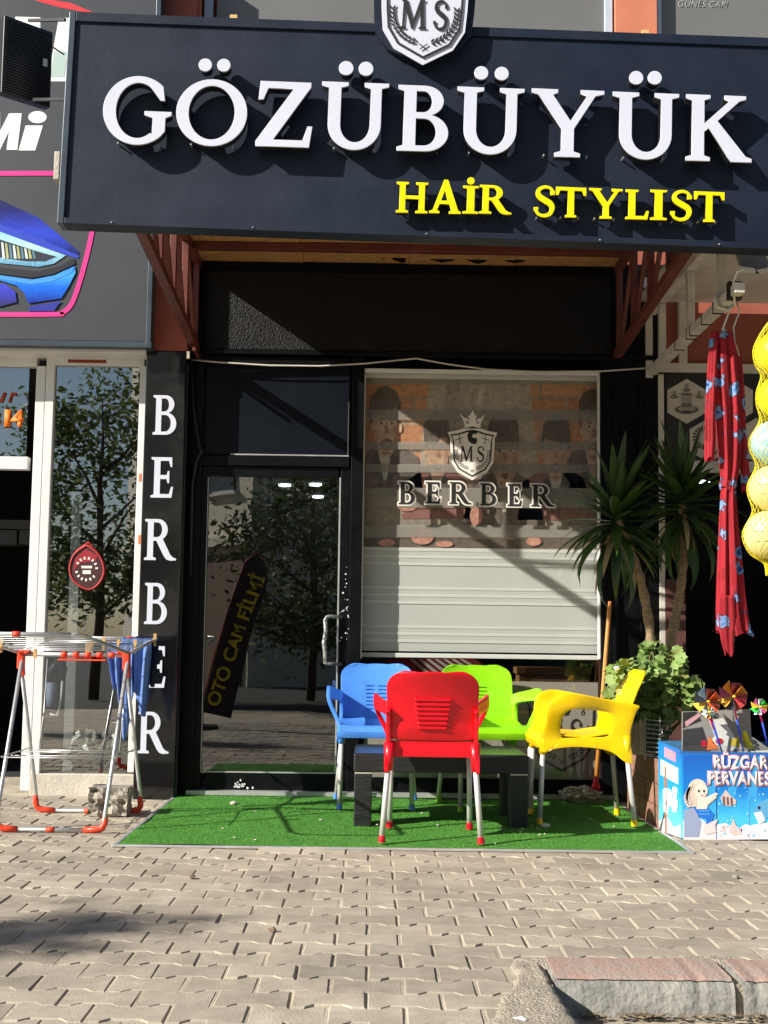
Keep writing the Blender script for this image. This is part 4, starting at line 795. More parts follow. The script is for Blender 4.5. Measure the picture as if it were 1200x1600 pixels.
teacup(1073, 630, 1.0); teacup(1073, 606, .34); teacup(1054, 617, .34); teacup(1093, 617, .34); teacup(1150, 632, .8)
for k in range(20):
    a = R(k * 18); x, y = 1100, 684; hp(gk[1], [(x + 10 * math.cos(a), y + 10 * math.sin(a)), (x + 18 * math.cos(a), y + 18 * math.sin(a)), (x + 18 * math.cos(a + .2), y + 18 * math.sin(a + .2)), (x + 10 * math.cos(a + .18), y + 10 * math.sin(a + .18))])
# white side truss with floodlight
wt_ = thing('white_awning_frame', 'white steel awning bracket beside the red dress', 'frame', (1.71, F, 2.6))
P0, P1 = at(1018, 588, F - .03), at(1170, 436, 6.0); P0.x = P1.x = 1.71; zc = (P0.z + P1.z) / 2; P0.z = P1.z = zc; P1.y = 6.03
MB().bar(P0, P1, .05, .05).build('lower_tube', K['white_steel'], wt_, bevel=.004)
MB().bar((1.71, F - .03, 3.0), (1.71, 6.03, 3.0), .05, .05).build('upper_tube', K['white_steel'], wt_, bevel=.004)
for y in (7.7, 7.0, 6.36): MB().bar((1.712, y, zc + .027), (1.712, y, 2.973), .04, .045).build('strut', K['white_steel'], wt_, bevel=.003)
for y in (7.25, 6.98, 6.9, 6.65, 6.42): MB().box(1.682, 1.738, y, y + .008, zc - .03, zc + .028).build('tie', K['cable_black'], wt_)
MB().box(1.678, 1.74, 6.1, 6.15, zc - .034, zc + .05).build('tape', K['cable_black'], wt_)
MB().tube([(1.70, 6.33, zc + .04 + .0), (1.66, 6.3, zc + .03), (1.665, 6.28, zc - .03), (1.72, 6.29, zc - .045), (1.76, 6.32, zc - .01), (1.74, 6.35, zc + .04), (1.69, 6.34, zc + .05)], .009, 6).build('rope_knot', K['cable_white'], wt_, smooth=True)
MB().tube([at(1148, 478, 6.1), at(1146, 440, 6.05), at(1152, 425, 6.0), at(1162, 420, 5.98)], .005, 6).build('wire', K['cable_white'], wt_, smooth=True)
fl = thing('floodlight', 'grey ribbed floodlight under the right end of the sign', 'floodlight', at(1165, 425, 6.05))
MB().add([at(1144, 384, 6.3), at(1186, 382, 6.3), at(1198, 424, 6.05), at(1156, 424, 6.05), at(1144, 376, 6.34), at(1186, 376, 6.34), at(1202, 410, 6.1), at(1156, 408, 6.1)], [(0,1,2,3),(4,5,6,7),(0,1,5,4),(1,2,6,5),(2,3,7,6),(3,0,4,7)]).build('housing', K['floodlight_grey'], fl, bevel=.004)
MB().add([at(1153, 415, 6.04), at(1178, 419, 6.04), at(1188, 428, 6.04), at(1156, 426, 6.04), at(1153, 415, 6.06), at(1178, 419, 6.06), at(1188, 428, 6.06), at(1156, 426, 6.06)], [(0,1,2,3),(4,5,6,7),(0,1,5,4),(1,2,6,5),(2,3,7,6),(3,0,4,7)]).build('lens', K['white_steel'], fl)
MB().bar(at(1180, 426, 6.05), at(1225, 418, 6.05), .02, .02).build('bracket', K['white_steel'], fl)

# ================================================================ TURF MAT
mx0, mx1, my0, my1 = onz(180, 1325).x, onz(1072, 1331).x, (onz(180, 1325).y + onz(1072, 1331).y) / 2, F - .065
mat_t = thing('turf_mat', 'green artificial turf mat with silver edging under the chairs', 'mat', ((mx0 + mx1) / 2, my0, 0))
nx, ny = 60, 46; vs = []
hgtf = lambda x, y: .010 + .004 * math.sin(3.1 * x + 1.7 * y) * math.sin(2.3 * y - x) + .0025 * math.sin(9 * y + 1.3 * math.sin(2 * x)) + .0012 * math.sin(11 * x + 7 * y)
for j in range(ny + 1):
    for i in range(nx + 1):
        x = mx0 + (mx1 - mx0) * i / nx; y = my0 + (my1 - my0) * j / ny; vs.append((x, y, hgtf(x, y)))
MB().add(vs, [(j * (nx + 1) + i, j * (nx + 1) + i + 1, (j + 1) * (nx + 1) + i + 1, (j + 1) * (nx + 1) + i) for j in range(ny) for i in range(nx)]).build('backing', K['turf'], mat_t, smooth=True, fix=False)
bl_ = MB(); V, Fc = bl_.v, bl_.f; rr = random.Random(3)
for i in range(90000):
    x = rr.uniform(mx0 + .012, mx1 - .012); y = rr.uniform(my0 + .012, my1); z = hgtf(x, y) - .001; a = rr.uniform(0, math.pi); h_ = rr.uniform(.003, .008); lx, ly = rr.gauss(0, .005), rr.gauss(-.001, .005); w_ = .0016
    n = len(V); V += [(x - w_ * math.cos(a), y - w_ * math.sin(a), z), (x + w_ * math.cos(a), y + w_ * math.sin(a), z), (x + lx, y + ly, z + h_)]; Fc.append((n, n + 1, n + 2))
bl_.build('turf_blades', K['turf_blade'], mat_t, kind='stuff', fix=False)
tw_ = .022
for a, b in (((mx0 - tw_, my0), (mx1 + tw_, my0)), ((mx0, my0), (mx0, my1)), ((mx1, my0), (mx1, my1))):
    if a[1] == b[1]: MB().box(a[0], b[0], a[1] - tw_, a[1] - .0005, .0, .011).build('edging', K['alu_trim'], mat_t, bevel=.003)
    else: MB().box(a[0] + (-tw_ if a[0] < 0 else .0005), a[0] + (-.0005 if a[0] < 0 else tw_), a[1], b[1], .0, .0105).build('edging', K['alu_trim'], mat_t, bevel=.003)
bits = MB()
for i in range(26):
    x, y = rr.uniform(mx0 + .1, mx1 - .1), rr.uniform(my0 + .1, my1 - .1); r = rr.uniform(.004, .012); bits.lathe([(r * .6, 0), (r, .003), (r * .5, .006)], (x, y, .014), 6)
bits.build('litter', K['cream_plaster'], mat_t, kind='stuff')
for px, py, sz, lb_ in ((852, 1293, .026, 'pale stone on the turf beside the yellow chair leg'), (365, 1258, .022, 'flat pale scrap on the turf near the door')):
    p = onz(px, py, .01); tag(MB().lathe([(sz * .5, 0), (sz, .005), (sz * .9, .014), (sz * .4, .02)], (p.x, p.y, .012), 9).build('stone', K['cream_plaster'], smooth=True), lb_, 'stone')

# ================================================================ CHAIRS
def sm(t): t = min(max(t, 0), 1); return t * t * (3 - 2 * t)
def chair_meshes():
    M_ = {}
    # seat and back: one swept shell; s = position along the profile
    prof = [(.255, .395), (.262, .425), (.25, .447), (.2, .452), (.1, .447), (0, .44), (-.1, .436), (-.165, .446), (-.2, .475), (-.222, .52), (-.24, .57), (-.262, .63), (-.285, .69), (-.312, .745), (-.338, .79)]
    P = catmull(prof, 8); Ls = [0]
    for i in range(1, len(P)): Ls.append(Ls[-1] + math.hypot(P[i][0] - P[i - 1][0], P[i][1] - P[i - 1][1]))
    def pt(s):
        s = min(max(s, 0), Ls[-1])
        for i in range(1, len(P)):
            if Ls[i] >= s: t = (s - Ls[i - 1]) / (Ls[i] - Ls[i - 1] or 1); return (P[i - 1][0] + (P[i][0] - P[i - 1][0]) * t, P[i - 1][1] + (P[i][1] - P[i - 1][1]) * t)
        return P[-1]
    T = Ls[-1]; s_back = Ls[8 * 8]
    def half(s):
        if s < s_back: return .21
        u = (s - s_back) / (T - s_back); return .205 + .012 * u
    us = [T * i / 26 for i in range(10)]; sl0 = s_back + .055
    us = [u for u in us if u < s_back - .01] + [s_back]
    slots = []
    for k in range(7):
        a = sl0 + k * .0235; us += [a, a + .007]; slots.append((a, a + .007))
    us += [sl0 + 7 * .0235 + .01 + (T - sl0 - 7 * .0235 - .01) * t for t in (0, .2, .4, .55, .68, .79, .88, .94, .98, 1.0)]
    us = sorted(set(round(u, 6) for u in us)); vcols = [-1, -.97, -.9, -.8, -.66, -.48, -.3, -.17, -.045, .045, .17, .3, .48, .66, .8, .9, .97, 1]
    rc = .085; vs = []
    for s in us:
        y, z = pt(s); hw = half(s)
        d = T - s
        if d < rc: hw = hw - rc + math.sqrt(max(rc * rc - (rc - d) ** 2, 0))     # rounded top corners
        for v in vcols:
            x = v * hw; w2 = v * v
            if s > s_back: yy, zz = y + .028 * w2 * sm((s - s_back) / .1), z      # back wraps round the sitter
            else: yy, zz = y, z + .012 * w2 * w2 * sm(s / .1)
            if s < .06: zz -= 0
            vs.append((x, yy, zz))
    nv = len(vcols); fs = []
    for i in range(len(us) - 1):
        for j in range(nv - 1):
            a, b = us[i], us[i + 1]
            cut = any(abs(a - p) < 1e-4 and abs(b - q_) < 1e-4 for p, q_ in slots) and (6 <= j <= 7 or 9 <= j <= 10)
            if not cut: fs.append((i * nv + j, i * nv + j + 1, (i + 1) * nv + j + 1, (i + 1) * nv + j))
    M_['shell'] = (vs, fs)
    ribs = MB()
    for k, (a, b) in enumerate(slots):
        y0, z0 = pt(a - .003); y1, z1 = pt(b + .005); w_ = .066 + .003 * k
        ribs.add([(-w_, y0 - .004, z0), (w_, y0 - .004, z0), (w_ + .002, y1 - .004, z1 + .002), (-w_ - .002, y1 - .004, z1 + .002), (-w_, y0 - .018, z0 + .004), (w_, y0 - .018, z0 + .004), (w_, y1 - .011, z1), (-w_, y1 - .011, z1)], [(0,1,2,3),(4,5,6,7),(0,1,5,4),(1,2,6,5),(2,3,7,6),(3,0,4,7)])
    M_['ribs'] = ribs
    # side panel: outline with the arm opening
    out = [(.25, .395), (.256, .435), (.232, .475), (.216, .53), (.212, .585), (.198, .632), (.16, .664), (.09, .673), (-.05, .65), (-.16, .63), (-.268, .615), (-.255, .585), (-.237, .535), (-.222, .47), (-.225, .40), (-.232, .325), (-.19, .33), (-.13, .375), (-.04, .395), (.08, .4), (.19, .385), (.225, .368)]
    hol = [(.165, .452), (.172, .475), (.174, .505), (.17, .535), (.155, .562), (.135, .578), (.105, .587), (.05, .585), (-.02, .578), (-.075, .57), (-.098, .563), (-.112, .548), (-.115, .53), (-.11, .505), (-.105, .49), (-.102, .475), (-.085, .462), (-.05, .456), (0, .455), (.06, .453), (.12, .45), (.15, .448)]
    hol = [(.142 - (.174 - y) * .95, z + (.012 if z > .53 else -.006 if z < .47 else 0)) for y, z in hol]
    po, ph = catmull(out + [out[0]], 3)[:-1], catmull(hol + [hol[0]], 3)[:-1]; N = len(po)
    def sx(y, z): return .205 + .068 * sm((z - .43) / .2) * sm((y + .16) / .26) + .008 * sm((.45 - z) / .1)
    vs = []
    for r in range(5):
        t = r / 4
        for i in range(N):
            y = po[i][0] * (1 - t) + ph[i][0] * t; z = po[i][1] * (1 - t) + ph[i][1] * t
            vs.append((sx(y, z) + .003 * math.sin(math.pi * t), y, z))
    fs = [(r * N + i, r * N + (i + 1) % N, (r + 1) * N + (i + 1) % N, (r + 1) * N + i) for r in range(4) for i in range(N)]
    M_['side'] = (vs, fs)
    return M_
CM = chair_meshes()
def make_chair(label, m):
    t = thing('plastic_chair', label, 'chair', group='plastic armchairs round the low table')
    sh = MB().add(*CM['shell']).build('shell', m, t, smooth=True, local=True)
    md = sh.modifiers.new('thick', 'SOLIDIFY'); md.thickness = .012; md.offset = 0
    bv = sh.modifiers.new('bevel', 'BEVEL'); bv.width = .0035; bv.segments = 2; bv.limit_method = 'ANGLE'; bv.angle_limit = R(50)
    rb = MB(); rb.v, rb.f = list(CM['ribs'].v), list(CM['ribs'].f); rb.build('back_ribs', m, sh, local=True, bevel=.002)
    for s_ in (-1, 1):
        vs, fs = CM['side']; ar = MB().add([(s_ * x, y, z) for x, y, z in vs], fs).build('armrest', m, t, smooth=True, local=True)
        md = ar.modifiers.new('thick', 'SOLIDIFY'); md.thickness = .019; md.offset = 0
        bv = ar.modifiers.new('bevel', 'BEVEL'); bv.width = .0045; bv.segments = 2; bv.limit_method = 'ANGLE'; bv.angle_limit = R(50)
        for yt, zt, yb, xt, xb in ((.225, .40, .245, .195, .2), (-.205, .40, -.24, .2, .23)):
            L = MB().tube([(s_ * xt, yt, zt), (s_ * xb, yb, .012)], .0135, 12).build('leg', K['aluminium'], t, smooth=True, local=True)
            k = .032 / zt; MB().tube([(s_ * (xb + (xt - xb) * k), yb + (yt - yb) * k, .034), (s_ * xb, yb, .004)], [.0155, .018], 12).build('foot_cap', m, L, auto=40, local=True)
            MB().tube([(s_ * xt, yt, .44 if yt > 0 else .46), (s_ * (xt + (xb - xt) * .12), yt + (yb - yt) * .12, .362 if yt > 0 else .33)], [.026, .019], 12).build('leg_socket', m, t, smooth=True, local=True)
    # stiffening skirt below the back edge of the seat
    MB().add([(-.2, -.18, .392), (.2, -.18, .392), (.2, -.18, .46), (-.2, -.18, .46), (-.2, -.195, .392), (.2, -.195, .392), (.2, -.197, .468), (-.2, -.197, .468)], [(0,1,2,3),(4,5,6,7),(0,1,5,4),(1,2,6,5),(2,3,7,6),(3,0,4,7)]).build('rear_skirt', m, t, local=True, bevel=.003)
    return t
def put(t, x, y, rz): t.location = (x, y, .012); t.rotation_euler[2] = rz
red = make_chair('red plastic armchair seen from behind at the mat edge', K['plastic_red']); a, b = onz(598, 1321), onz(751, 1325); put(red, (a.x + b.x) / 2 + .005, (a.y + b.y) / 2 + .24, R(-1.5))
blue = make_chair('blue plastic armchair facing out beside the glass door', K['plastic_blue']); a, b = onz(532, 1260), onz(641, 1261); put(blue, (a.x + b.x) / 2, 7.6, R(180))
green = make_chair('lime green plastic armchair behind the table under the blind', K['plastic_green']); a = onz(711, 1260); put(green, a.x + .17, 7.58, R(188))
yellow = make_chair('yellow plastic armchair seen side on beside the planter', K['plastic_yellow']); a, b = onz(841, 1293), onz(827, 1276); put(yellow, (a.x + b.x) / 2 + .248, (a.y + b.y) / 2, R(90.5))
# ================================================================ TABLE
a, b = onz(551, 1294), onz(826, 1297); ty0 = (a.y + b.y) / 2; tx0, tx1 = a.x, b.x; ztop = wz(690, 1180, ty0); zbot = wz(690, 1208, ty0)
tab = thing('low_table', 'low black block table between the chairs', 'table', ((tx0 + tx1) / 2, ty0, .01))
MB().box(tx0, tx1, ty0, ty0 + .6, zbot, ztop).build('table_top', K['table_granite'], tab, bevel=.006)
MB().box(tx0 + .012, tx1 - .012, ty0 + .012, ty0 + .588, ztop + .0005, ztop + .004).build('polished_slab', K['table_top'], tab, bevel=.002)
for x in (tx0 + .004, tx1 - .094):
    for y in (ty0 + .003, ty0 + .45):
        L = MB().box(x, x + .09, y, y + .14, .006, zbot - .008).build('leg', K['table_granite'], tab, bevel=.005); MB().box(x + .002, x + .088, y + .002, y + .138, zbot - .0078, zbot - .0005).build('leg_pad', K['white_steel'], L)

# ================================================================ DRYING RACK
XRt, XLt, YJ = -1.235, -1.765, 6.67
zj = wz(203, 1024, YJ)
rk = thing('drying_rack', 'grey folding drying rack with orange red joints', 'drying rack', ((XRt + XLt) / 2, YJ, 0))
def rt(name, pts, r, m=None, parent=None, seg=8): return MB().tube(pts, r, seg).build(name, m or K['rack_steel'], parent or rk, smooth=True)
yf, yb = onz(160, 1302).y, onz(217, 1272).y; xfr, xfl, xbr, xbl = onz(163, 1302).x, onz(-12, 1303).x, onz(218, 1273).x, onz(56, 1270).x
for (xr, xl_, y, s_) in ((xfr, xfl, yf, .012), (xbr, xbl, yb, -.012)):
    for x, xj in ((xr, XRt), (xl_, XLt)):
        dx = -1 if x == xr else 1
        L = rt('leg', [(xj + s_ * .6, YJ + (.012 if y > YJ else -.012), zj - .03), (x, y, .08), (x + dx * .008, y, .035), (x + dx * .04, y, .016), (x + dx * .09, y, .014)], .0105)
        rt('foot', [(x - dx * .0, y - (y - YJ) * .055, .09), (x, y, .045), (x + dx * .012, y, .024), (x + dx * .045, y, .0165), (x + dx * .1, y, .015)], [.014, .016, .017, .0155, .0145], K['rack_red'], L)
    rt('floor_bar', [(xl_ + .09, y, .014), (xr - .09, y, .014)], .0095); rt('bar_clip', [((xl_ + xr) / 2 - .02, y, .0145), ((xl_ + xr) / 2 + .02, y, .0145)], .0125, K['rack_red'])
rt('top_bar', [(XLt, YJ, zj), (XRt, YJ, zj)], .011)
for i in range(5):
    a = XLt + .2 + i * .06; rt('bar_sleeve', [(a, YJ, zj), (a + .03, YJ, zj)], .0145, K['rack_red'])
for x, d in ((XRt, -1), (XLt, 1)):
    j = MB().box(x - .017, x + .017, YJ - .022, YJ + .022, zj - .075, zj + .02).build('joint', K['rack_red'], rk, bevel=.006)
    MB().bar((x, YJ, zj + .005), (x + d * .045, YJ - .01, zj + .022), .03, .026).build('joint_arm', K['rack_red'], j, bevel=.005); MB().bar((x, YJ + .01, zj - .04), (x, YJ + .028, zj - .11), .03, .026).build('joint_leg', K['rack_red'], j, bevel=.005)
MB().box(XLt + .19, XRt - .1, YJ - .03, YJ + .03, zj - .03, zj - .022).build('peg_tray', K['rack_red'], rk, bevel=.002)
yF, yB = 5.64, 7.52; zF, zB = wz(126, 992, yF), wz(249, 998, yB)
for Yw, Zw in ((yF, zF), (yB, zB)):
    for x, d in ((XRt, 1), (XLt, -1)):
        e = [(x + d * .012, YJ + (Yw - YJ) * .03, zj + .012), (x + d * .005, YJ + (Yw - YJ) * .93, Zw - .008), (x - d * .02, Yw - (Yw - YJ) * .015, Zw), (x - d * .06, Yw, Zw)]
        rt('wing_rail', e, .0085, K['rack_steel'])
    rt('wing_end', [(XLt + .05, Yw, Zw), (XRt - .05, Yw, Zw)], .009); rt('wing_clip', [(-1.50 if Yw < YJ else -1.36, Yw, Zw), (-1.535 if Yw < YJ else -1.395, Yw, Zw)], .0115, K['rack_red'])
    for k in range(1, 10):
        t = .08 + k * .093; rt('wire', [(XLt + .004, YJ + (Yw - YJ) * t, zj + (Zw - zj) * t + .006), (XRt - .004, YJ + (Yw - YJ) * t, zj + (Zw - zj) * t + .006)], .0026, seg=6)
zl = .36; tl = 1 - (zl / zj)
for k in range(4):
    y = YJ - .24 + k * .16; rt('shelf_wire', [(XLt - .01, y, zl - .005 * (k % 2)), (XRt + .01, y, zl - .005 * (k % 2))], .003, seg=6)
for x in (XLt - .008, XRt + .008): rt('shelf_wire', [(x, YJ - .26, zl + .004), (x, YJ + .26, zl + .004)], .003, seg=6)
for x, d in ((XRt - .06, 1), (XLt + .06, 1)): rt('brace_wire', [(x, YJ + .3, zj + .04), (x + .01, YJ + .22, .55), (x + .02, YJ + .1, .365)], .0028, seg=6)
def wing(y): t = (y - YJ) / ((yF if y < YJ else yB) - YJ); return zj + ((zF if y < YJ else zB) - zj) * t + .006
def cloth(name, label, m, x0, x1, y, drop, dropback, seed, taper=.3, skew=0):
    rr = random.Random(seed); nx, nz = 22, 26; vs = []; z0 = wing(y) + .005
    ph = [rr.uniform(0, 6) for _ in range(4)]
    for side in (0, 1):
        for j in range(nz + 1):
            t = j / nz
            for i in range(nx + 1):
                u = i / nx; dd = (drop if side == 0 else dropback) * (1 + taper * (.5 * math.sin(2.2 * u * 3.1 + ph[0]) + .35 * math.sin(5.1 * u + ph[1])))
                f = .016 * math.sin(u * 17 + ph[2] + t * 1.5) + .01 * math.sin(u * 31 + ph[3]); nar = 1 - .22 * t
                vs.append((x0 + (x1 - x0) * (.5 + (u - .5) * nar) + skew * t, y + (-1 if side == 0 else 1) * (.006 + .02 * sm(t * 3)) + f * sm(t * 4), z0 - dd * t + .004 * (1 - sm(t * 8))))
    o = (nz + 1) * (nx + 1); fs = [(s_ * o + j * (nx + 1) + i, s_ * o + j * (nx + 1) + i + 1, s_ * o + (j + 1) * (nx + 1) + i + 1, s_ * o + (j + 1) * (nx + 1) + i) for s_ in (0, 1) for j in range(nz) for i in range(nx)]
    fs += [(i, i + 1, o + i + 1, o + i) for i in range(nx)]
    ob = MB().add(vs, fs).build(name, m, smooth=True, fix=False); md = ob.modifiers.new('t', 'SOLIDIFY'); md.thickness = .003
    return tag(ob, label, 'cloth', 'cloths drying on the rack')
y1_ = 7.42; cloth('drying_cloth', 'bright blue cloth hanging long on the rack by the pillar letters', K['cloth_blue'], wx(190, 1005, y1_), wx(237, 1005, y1_), y1_, .36, .3, 3, .25)
y2_ = 7.1; cloth('drying_cloth', 'blue cloth with pointed hem nearest the right rack joint', K['cloth_blue'], wx(168, 1005, y2_), wx(208, 1005, y2_), y2_, .36, .26, 5, .5, .03)
y3_ = 7.25; cloth('drying_cloth', 'dark navy cloth half hidden behind the blue cloths', K['cloth_navy'], wx(200, 1003, y3_), wx(238, 1003, y3_), y3_ + .24 if False else 7.49, .27, .2, 8, .2)
pg = [(2, 1001, yF + .55), (55, 1014, 6.5), (136, 1010, 6.9), (140, 1013, 6.86), (143, 1011, 6.94), (162, 1001, 7.2), (185, 1011, 7.1), (211, 1011, 7.1), (242, 998, 7.45)]
pl_ = ['wooden peg on the front wire at the left frame edge', 'wooden peg above the left red joint of the rack', 'wooden peg in the middle cluster, leftmost', 'wooden peg in the middle cluster, lowest', 'wooden peg in the middle cluster, rightmost', 'wooden peg alone on the far rail left of the blue cloth', 'wooden peg holding the pointed blue cloth, left one', 'wooden peg holding the pointed blue cloth, right one', 'wooden peg at the far right tip of the rack']
for (x, y, Y), lb_ in zip(pg, pl_):
    p = at(x, y, Y); p.z = wing(Y) - .005; t = thing('clothes_peg', lb_, 'peg', p, 'wooden clothes pegs on the rack')
    for s_ in (-1, 1): MB().add([(-.006, s_ * .002, -.035), (.006, s_ * .002, -.035), (.006, s_ * .011, .035), (-.006, s_ * .011, .035), (-.006, s_ * .008, -.035), (.006, s_ * .008, -.035), (.006, s_ * .017, .035), (-.006, s_ * .017, .035)], [(0,1,2,3),(4,5,6,7),(0,1,5,4),(1,2,6,5),(2,3,7,6),(3,0,4,7)]).build('jaw', K['peg_wood'], t, local=True)
    MB().tube([(-.008, 0, 0), (.008, 0, 0)], .006, 8).build('spring', K['rack_steel'], t, local=True)
# concrete lump weighing the rack down
p = onz(166, 1278); rr = random.Random(11); me = bmesh.new(); bmesh.ops.create_cube(me, size=1); bmesh.ops.subdivide_edges(me, edges=me.edges[:], cuts=7, use_grid_fill=True)
from mathutils import noise
for v in me.verts:
    n_ = noise.noise(v.co * 3.1) * .09 + noise.noise(v.co * 8.3) * .05; q = Vector((v.co.x * .205, v.co.y * .16, v.co.z * .15))
    if v.co.y < -.3: q.y += .07 * max(0, noise.noise(Vector((v.co.x * 4, 2, v.co.z * 4))) + .25)
    v.co = q * (1 + n_) + Vector((0, 0, .077))
mm = bpy.data.meshes.new('concrete_lump'); me.to_mesh(mm); me.free(); o = link('concrete_lump', mm, K['concrete'], None, (p.x, p.y + .09, 0)); tag(o, 'broken concrete lump weighing down the drying rack foot', 'concrete lump')

# ================================================================ PLANTER, PLANTS, BROOM
pl0 = thing('planter', 'brown tiled planter box along the right edge of the mat', 'planter', (1.7, 7.1, 0))
qx0, qx1, qy0, qy1, qh = mx1 + .03, 2.25, 6.66, 7.66, .345
MB().box(qx0 + .02, qx1, qy0 + .02, qy1, .0, qh - .02).build('core', K['soil'], pl0)
n_t = 6
for i in range(n_t):
    a = qy0 + (qy1 - qy0) * i / n_t; b = qy0 + (qy1 - qy0) * (i + 1) / n_t
    for z0, z1 in ((.0, .11), (.113, .225), (.228, qh)):
        MB().box(qx0 + random.uniform(-.003, .003), qx0 + .0195, a + .002, b - .002, z0, z1 + (random.uniform(-.012, .012) if z1 == qh else 0)).build('tile', K['planter_tile'], pl0, bevel=.003)
for i in range(5):
    a = qx0 + (qx1 - qx0) * i / 5; b = qx0 + (qx1 - qx0) * (i + 1) / 5; MB().box(a + .022, b + .018, qy0 + random.uniform(-.003, .003), qy0 + .0195, 0, qh).build('tile', K['planter_tile'], pl0, bevel=.003)
fp = thing('plank_fence', 'short pale weathered planks standing on the planter', 'planks', at(995, 1165, 7.0))
for x0, x1, y0 in ((974, 981, 1128), (981.5, 990, 1122), (990.5, 998, 1132), (998.5, 1006, 1126)):
    MB().ppoly([(x0, 1180), (x0, y0 + 2), ((x0 + x1) / 2, y0 - 3), (x1, y0 + 3), (x1, 1178)], 7.0 + random.uniform(-.01, .01), .016).build('plank', K['pale_plank'], fp)
wb = thing('wire_basket', 'dark wire rack beside the pale planks in the planter', 'wire rack', at(1018, 1180, 6.95))
for k in range(9): MB().tube([at(1007, 1124 + k * 7, 6.95), at(1032, 1127 + k * 7, 6.93), at(1050, 1127 + k * 7, 7.1)], .003, 6).build('wire', K['floodlight_grey'], wb)
for x in (1008, 1031): MB().tube([at(x, 1120, 6.94), at(x, 1188, 6.94)], .004, 6).build('wire', K['floodlight_grey'], wb)
def leafmesh(name, L, W, droop, m, seg=7):
    vs = []; z = 0; y = 0; a = 0
    for i in range(seg + 1):
        t = i / seg; w_ = W * (.45 + .55 * sm(t * 3)) * (1 - t ** 3.2) * (1.0 if t < .98 else 0)
        vs += [(-w_ / 2, y, z + .16 * w_), (0, y, z), (w_ / 2, y, z + .16 * w_)]
        a = -droop * t * t * 1.6; y += L / seg * math.cos(a); z += L / seg * math.sin(a)
    me = MB().add(vs, [(i * 3 + j, i * 3 + j + 1, i * 3 + j + 4, i * 3 + j + 3) for i in range(seg) for j in (0, 1)]).mesh(name, smooth=True, fix=False); me.materials.append(m); return me
yl = [leafmesh('leaf', .42, .058, d, K['yucca_leaf']) for d in (.05, .25, .55, 1.0)]
yd = [leafmesh('leaf', .34, .036, d, K['yucca_dry']) for d in (.1, .35, .7, 1.1)]
def yucca(label, trunk, Yt, n, seed, k=1.0):
    rr = random.Random(seed); pts = [at(x, y, Yt) for x, y in trunk]; t = thing('yucca_plant', label, 'plant', pts[0], 'yuccas in the planter')
    P = catmull([tuple(p) for p in pts], 6); m_ = len(P)
    rad = [.030 + .004 * math.sin(i * 2.3) - .008 * i / m_ for i in range(m_)]; MB().tube(P, rad, 10).build('trunk', K['yucca_bark'], t, smooth=True)
    top = Vector(P[-1])
    for i in range(n):
        el = R(88 - 150 * (i / n) ** .85 + rr.uniform(-8, 8)); az = i * 2.399 + rr.uniform(-.2, .2); dr = 0 if el > R(40) else 1 if el > R(5) else 2 if el > R(-30) else 3
        if dr == 3 and rr.random() < .5: dr = 1
        o = link('leaf', (yd if i > n * .72 and rr.random() < .3 else yl)[dr], None, t); base = top + Vector((0, 0, .02 - .16 * (i / n))) + Vector((rr.gauss(0, .008), rr.gauss(0, .008), 0)); o.location = base - pts[0]
        o.rotation_euler = Matrix.Rotation(az, 3, 'Z').to_4x4().to_euler(); o.rotation_euler = (Matrix.Rotation(az, 4, 'Z') @ Matrix.Rotation(el, 4, 'X')).to_euler(); s_ = k * rr.uniform(.8, 1.12); o.scale = (s_ * 1.05, s_, s_)
yucca('left yucca with spiky leaves in front of the black wall', [(1024, 1110), (1021, 1050), (1012, 960), (997, 893), (976, 840), (962, 800)], 7.44, 76, 4, 1.02)
yucca('right yucca with bent trunk below the hexagon board', [(1042, 1100), (1046, 1020), (1061, 935), (1068, 870), (1066, 775)], 7.52, 76, 9, 1.05)
# geranium
gv = [(0, 0, 0)]; NL = 14
for i in range(NL):
    a = 2 * math.pi * i / NL; r = 1 + .14 * math.cos(a * 7); gv.append((r * math.cos(a), r * math.sin(a), .22 + .1 * math.sin(a * 3.5)))
gm = MB().add(gv, [(0, i + 1, (i + 1) % NL + 1) for i in range(NL)]).mesh('leaf', smooth=True, fix=False); gm.materials.append(K['geranium_leaf'])
gms = [gm]
for nm_, ph_ in (('geranium_dark', 1.1), ('geranium_pale', 2.3), ('geranium_leaf', .5)):
    g2 = [(x * (1 + .1 * math.sin(3 * ph_ + i)), y * (1 - .1 * math.cos(ph_ + i)), z + .14 * math.sin(i * 1.3 + ph_)) for i, (x, y, z) in enumerate(gv)]; g2 = MB().add(g2, [(0, i + 1, (i + 1) % NL + 1) for i in range(NL)]).mesh('leaf', smooth=True, fix=False); g2.materials.append(K[nm_]); gms.append(g2)
ger = thing('geranium', 'bushy light green geranium with round leaves in the planter', 'plant', at(1030, 1160, 7.32)); g0 = origin(ger)
rr = random.Random(21); cl = [(985, 1062, 34, 30, 60), (1020, 1028, 22, 30, 32), (1052, 1040, 18, 26, 24), (1062, 1080, 34, 26, 58), (990, 1110, 26, 32, 44), (1040, 1105, 36, 30, 44), (1088, 1096, 14, 10, 8), (965, 1080, 16, 24, 16)]
for cx, cy, rx, ry, n in cl:
    for i in range(n):
        a, q = rr.uniform(0, 6.28), math.sqrt(rr.random()); p = at(cx + rx * q * math.cos(a), cy + ry * q * math.sin(a), 7.34 + max(-.1, rr.gauss(0, .08))); o = link('leaf', rr.choice([gms[0], gms[0], gms[1], gms[2], gms[3], gms[3]]), None, ger); o.location = p - g0; s_ = rr.uniform(.024, .042); o.scale = (s_, s_, s_)
        o.rotation_euler = (R(rr.gauss(38, 28)), R(rr.gauss(-12, 28)), rr.uniform(-.7, .7))
st = MB()
